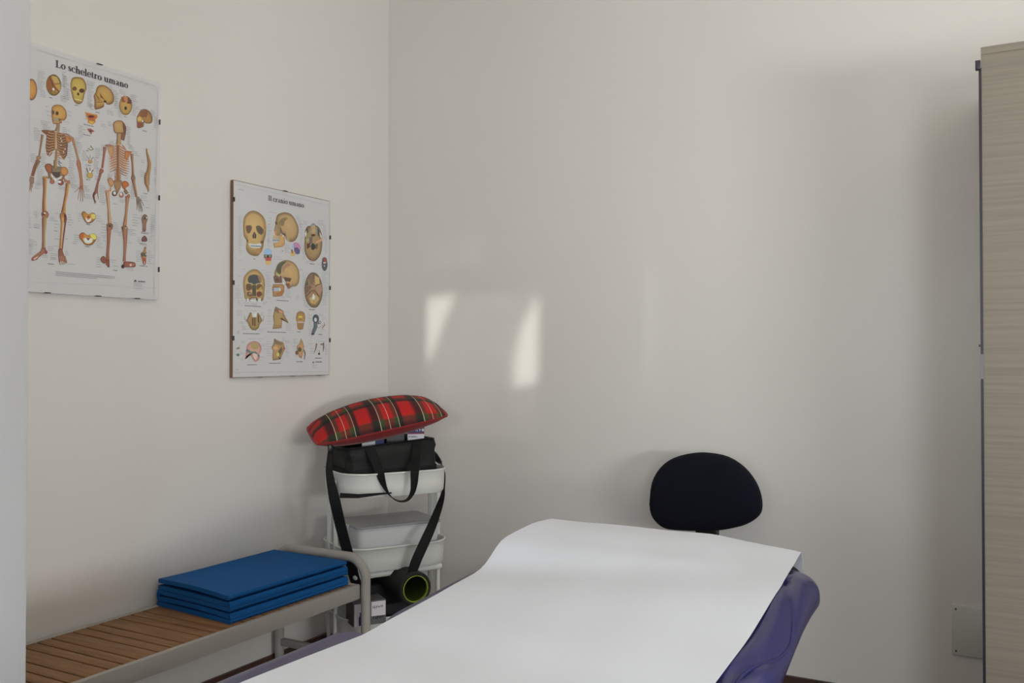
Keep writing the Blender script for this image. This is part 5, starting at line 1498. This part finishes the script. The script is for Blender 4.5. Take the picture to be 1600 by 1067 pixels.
# ------------------------------------------------------------------ office stool by the back wall
STX, STY = 1.495, -0.46
so = empty('office_chair', (STX, STY, 0))
tag(so, 'small office swivel chair with a dark navy rounded backrest behind the table', 'chair')
bc = on_y(1107, 770, -0.155)
bx_, bz_ = bc.x - STX, bc.z
BO = [(190, 290), (200, 200), (235, 135), (290, 95), (370, 75), (440, 75), (520, 92), (590, 136), (640, 197), (665, 260), (668, 318), (648, 352), (600, 381), (545, 397), (480, 408), (400, 410), (310, 406), (252, 396), (213, 364), (195, 328)]
def back_outline(k):
    w_ = [on_y(950 + x / 2.7575, 680 + y / 2.7575, -0.155) for x, y in BO]
    q = [Vector((p.x - bc.x, 0, p.z - bc.z)) for p in w_]
    q = spline(q + [q[0]], 3)[:-1]
    return [(p.x * k, p.z * k) for p in q]
bY = -0.155 - STY
def bl(k, y):
    out = []
    for x, z in back_outline(k):
        cur = -0.35 * x * x
        out.append((x + bx_, y + bY + cur, z + bz_))
    return out
MB().loft([bl(.30, -.052), bl(.62, -.050), bl(.84, -.043), bl(.94, -.034), bl(.985, -.022), bl(1.0, -.008), bl(.995, .006), bl(.97, .014), bl(.94, .016)]).build('backrest', M['navy_fabric'], so, angle=180)
MB().loft([bl(.93, .0165), bl(.93, .022), bl(.86, .030), bl(.5, .034)]).build('backrest_shell', M['black_plastic'], so, angle=60)
pts = [(bx_, bY + .02, bz_ - .02), (bx_, bY + .035, bz_ - .10), (bx_, bY + .03, bz_ - .16), (bx_, bY - .02, .47), (bx_, bY - .08, .425), (bx_, 0, .42)]
MB().strap(spline(pts, 6), (1, 0, 0), .05, .012).build('back_support', M['black_plastic'], so)
MB().box((bx_ - .045, bY - .01, bz_ - .142), (bx_ + .03, bY + .03, bz_ - .112), bevel=.006).build('back_bracket', M['black_plastic'], so)
se = lambda k, z: [(x * k, y * k, z) for x, y in rrect(.21, .20, .11, 8)]
MB().loft([se(.85, .435), se(.97, .445), se(1, .465), se(.98, .485), se(.88, .498), se(.5, .502)]).build('seat', M['navy_fabric'], so, angle=80)
MB().box((-.09, -.09, .41), (.09, .09, .434), bevel=.006).build('seat_plate', M['black_plastic'], so)
MB().tube([(0, 0, .41), (0, 0, .30)], .016).tube([(0, 0, .30), (0, 0, .10)], .025).build('gas_column', M['black_plastic'], so)
for i in range(5):
    a_ = i * math.tau / 5 + .3
    dx, dy = math.cos(a_), math.sin(a_)
    lg = MB().tube([(dx * .02, dy * .02, .115), (dx * .15, dy * .15, .10), (dx * .27, dy * .27, .07)], [.024, .018, .013], 10).build('base_arm', M['black_plastic'], so)
    MB().tube([(dx * .265 - dy * .016, dy * .265 + dx * .016, .026), (dx * .265 + dy * .016, dy * .265 - dx * .016, .026)], .026, 16).build('caster', M['black_plastic'], lg)

# ------------------------------------------------------------------ massage table
TXL, TXR = 1.338, 2.076
XM = (TXL + TXR) / 2
HY = -3.2 + 1.335              # hinge line
EY = -3.2 + 1.835              # far end
NY_ = -3.2 - 0.10              # near end
mt = empty('massage_table', (XM, (HY + NY_) / 2, 0))
tag(mt, 'indigo vinyl massage table with padded top covered by white paper', 'massage table')
Lt = mt.location.copy()


def interp(x, tab):
    if x <= tab[0][0]: return tab[0][1]
    for (a0, b0), (a1, b1) in zip(tab, tab[1:]):
        if x <= a1:
            t = (x - a0) / (a1 - a0)
            t = t * t * (3 - 2 * t) if False else t
            return b0 + (b1 - b0) * t
    return tab[-1][1]


PROF_L = [(1.30, .700), (1.335, .708), (1.475, .717), (1.585, .725), (1.70, .731), (1.85, .738)]
PROF_P = [(1.30, .700), (1.335, .708), (1.475, .719), (1.585, .729), (1.66, .733), (1.70, .742), (1.74, .768), (1.78, .786), (1.85, .790)]
PROF_R = [(1.25, .708), (1.31, .718), (1.46, .742), (1.52, .757), (1.60, .776), (1.68, .787), (1.78, .790), (1.85, .788)]
def top_z(x, y, left=None):
    left = left or PROF_L
    Y = y + 3.2
    u = min(1, max(0, (x - 1.39) / (2.03 - 1.39)))
    if Y < 1.2: return .70 + 0.008 * u
    s = sum(interp(Y + d, left) * (1 - u) + interp(Y + d, PROF_R) * u for d in (-.02, 0, .02)) / 3
    return s


SEAM = [(2.028, 1.70), (2.052, 1.63), (2.066, 1.57), (2.072, 1.52), (2.068, 1.47), (2.056, 1.43), (2.042, 1.395), (2.034, 1.355), (2.036, 1.30), (2.040, 1.22), (2.044, 1.0), (2.044, .2)]
SEAM_P = spline([Vector((x, Y - 3.2, 0)) for x, Y in SEAM], 6)
def groove(x, y):
    """the upholstery is pulled in along the seam and swells on both sides"""
    if x < 1.95: return 0.0
    d = min(math.hypot(x - q.x, y - q.y) for q in SEAM_P)
    return -0.0075 * math.exp(-(d / 0.010) ** 2) + 0.004 * math.exp(-((d - 0.03) / 0.018) ** 2)


def pad(y0, y1, rcorner, name, thick, TXL):
    """upholstered pad with rounded plan corners and a soft edge; follows top_z"""
    N = 10
    hx, hy = (TXR - TXL) / 2, (y1 - y0) / 2
    cx, cy = (TXL + TXR) / 2, (y0 + y1) / 2
    base = []
    r = rcorner
    for (sx, sy, a0) in ((1, 1, 0), (-1, 1, 90), (-1, -1, 180), (1, -1, 270)):
        for k in range(N + 1):
            a_ = math.radians(a0 + 90 * k / N)
            base.append((cx + sx * (hx - r) + r * math.cos(a_), cy + sy * (hy - r) + r * math.sin(a_), math.cos(a_), math.sin(a_)))
        # straight run subdivisions so the long sides can bend with the profile
        nx_ = {0: (-1, 1), 90: (-1, -1), 180: (1, -1), 270: (1, 1)}[a0]
        p = base[-1]
        q0 = (cx + nx_[0] * (hx - r), cy + nx_[1] * (hy - r))
        if a0 in (90, 270):
            qx = p[0]; qy = q0[1]
            M_ = 26 if y1 - y0 < 1 else 90
            for k in range(1, M_):
                base.append((p[0], p[1] + (qy - p[1]) * k / M_, p[2], p[3]))
    def ring(inset, dz, flat=False):
        out = []
        for x, y, nx, ny in base:
            xx, yy = x - nx * inset, y - ny * inset
            z = top_z(xx, yy) - dz + (groove(xx, yy) if dz < .035 else 0)
            out.append(Vector((xx, yy, z)) - Lt)
        return out
    R_ = 0.042
    loops = []
    for k in range(7):
        a_ = math.pi / 2 * k / 6
        loops.append(ring(R_ * (1 - math.sin(a_)) * 0.35 + 0.004 * (6 - k) / 6 , thick - (R_ * .5) * (1 - math.cos(a_)) - 0.0) if False else ring(0.040 * (1 - math.sin(math.pi / 2 * k / 6)), thick * (1 - .42 * k / 6)))
    for k in range(9):
        a_ = math.pi / 2 * k / 8
        loops.append(ring(R_ * (1 - math.cos(a_)), 0.003 + R_ * .85 * (1 - math.sin(a_))))
    mb = MB()
    # top interior: shrink towards the centreline keeping profile
    for s in (0.048, 0.055, 0.062, 0.070, 0.08, 0.14, 0.20, 0.26, 0.31, 0.345):
        if s < min(hx, hy) - .01:
            out = []
            for x, y, nx, ny in base:
                fx = max(0.0, (hx - s)) / hx
                fy = max(0.0, (hy - s)) / hy
                xx, yy = cx + (x - cx) * fx, cy + (y - cy) * fy
                out.append(Vector((xx, yy, top_z(xx, yy) - 0.003 + groove(xx, yy))) - Lt)
            loops.append(out)
    mb.loft(loops)
    return mb.build(name, M['vinyl'], mt, angle=60)


pad(NY_, HY - 0.004, 0.045, 'body_pad', 0.065, 1.292)
pad(HY + 0.006, EY, 0.085, 'head_pad', 0.085, 1.336)
# piping that snakes over the right side of the pads
seam = SEAM
def edge_drop(x):
    d = TXR - x
    R_ = .042
    return 0.003 + (R_ * .85 * (1 - math.sqrt(max(0, 1 - ((R_ - d) / R_) ** 2))) if d < R_ else 0)
P = spline([Vector((x, Y - 3.2, top_z(x, Y - 3.2) - edge_drop(x) - .0068)) - Lt for x, Y in seam], 8)
MB().tube(P, 0.0026, 8).build('seam_piping', M['vinyl_pipe'], mt)
P = spline([Vector((x - .004, Y - 3.2 - .004, top_z(x, Y - 3.2) - edge_drop(x) - .0056)) - Lt for x, Y in seam[4:]], 8)
MB().tube(P, 0.0014, 6).build('seam_piping', M['vinyl_pipe'], mt)
# face-cradle strap end at the far right corner
Pq = [at_depth(1220, 890, 1.79), at_depth(1231, 889, 1.79), at_depth(1240, 893, 1.785), at_depth(1246, 901, 1.78), at_depth(1249, 912, 1.775)]
MB().tube([q - Lt for q in spline(Pq, 5)], 0.0085, 10).build('cradle_handle', M['black_plastic'], mt)
# frame and legs
fr = MB()
for xx in (TXL + .06, TXR - .06):
    fr.box(Vector((xx - .02, NY_ + .05, .585)) - Lt, Vector((xx + .02, HY - .05, .630)) - Lt, bevel=.004)
for yy in (NY_ + .1, (NY_ + HY) / 2, HY - .1):
    fr.box(Vector((TXL + .08, yy - .02, .588)) - Lt, Vector((TXR - .08, yy + .02, .627)) - Lt, bevel=.004)
for xx in (TXL + .12, TXR - .12):
    fr.tube([Vector((xx, HY - .12, .60)) - Lt, Vector((xx, HY + .08, .615)) - Lt, Vector((xx, EY - .08, .675)) - Lt], .014)
fr.build('under_frame', M['white_metal'], mt)
for xx in (TXL + .06, TXR - .06):
    for yy in (NY_ + .12, HY - .12):
        lg = MB().box(Vector((xx - .022, yy - .022, .02)) - Lt, Vector((xx + .022, yy + .022, .584)) - Lt, bevel=.004).build('leg', M['white_metal'], mt)
        MB().tube([Vector((xx, yy, 0)) - Lt, Vector((xx, yy, .02)) - Lt], .028, 16).build('rubber_foot', M['black_plastic'], lg)

# ------------------------------------------------------------------ paper sheet over the table
PL, PR = 1.388, 2.026
def paper_z(x, y):
    Y = y + 3.2
    z = top_z(x, y, PROF_P) + 0.0018
    if Y > 1.80:
        u = (x - PL) / (PR - PL)
        z += 0.012 * min(1, (Y - 1.80) / .1) * (1 - .25 * u)
    # edge curl and shallow creases
    z += 0.0012 * (math.sin(x * 31 + y * 3) * .5 + .5) * (1 if Y > .5 else 1)
    return z
rows = []
NV = 64
NU = 28
for i in range(NV + 1):
    v = i / NV
    row = []
    for j in range(NU + 1):
        u = j / NU
        # far edge shape: straight with the right corner cut back
        xL = PL + (0.038 if v > .99 else 0)
        endY = 1.962 + .018 * min(u / .66, 1) - (0.085 * ((u - .66) / .34) if u > .66 else 0)
        Y = -0.05 + (endY + 0.05) * (v ** 0.75)
        tl = max(0, (Y - 1.78) / .18)
        x0 = PL + 0.030 * min(1, tl)
        x0 += min(0, Y - 1.35) * .07
        x1 = PR - (0.009 * max(0, min(1, (Y - 1.66) / .22))) + min(0, Y - 1.65) * .04
        wob = 0.003 * math.sin(Y * 9) * (1 if u in (0, 1) else 0)
        x = x0 + (x1 - x0) * u + wob
        row.append((x, Y - 3.2, paper_z(x, Y - 3.2)))
    rows.append(row)
ps = empty('couch_roll_paper', (XM, -2.2, .70))
tag(ps, 'long white disposable paper sheet spread over the massage table', 'paper sheet')
PMt = Matrix.Translation(-ps.location)
MB().grid(rows, thick=(0, 0, -0.0006), M=PMt).build('sheet', M['paper'], ps, angle=50)
# end of the paper hanging down at the right corner
e0 = Vector(rows[-1][-1]); e1 = Vector(rows[-1][-6])
hang = []
for i in range(7):
    t = i / 6
    a_ = e1.lerp(e0, t)
    col = []
    for k in range(5):
        s = k / 4
        drop = 0.042 * s * (0.55 + .45 * t)
        col.append(a_ + Vector((0.002 * s * t + .002 * t, 0.004 * math.sin(s * 2.2), -drop)))
    hang.append(col)
MB().grid(hang, thick=(0, -0.0006, 0), M=PMt).build('hanging_flap', M['paper'], ps, angle=50)
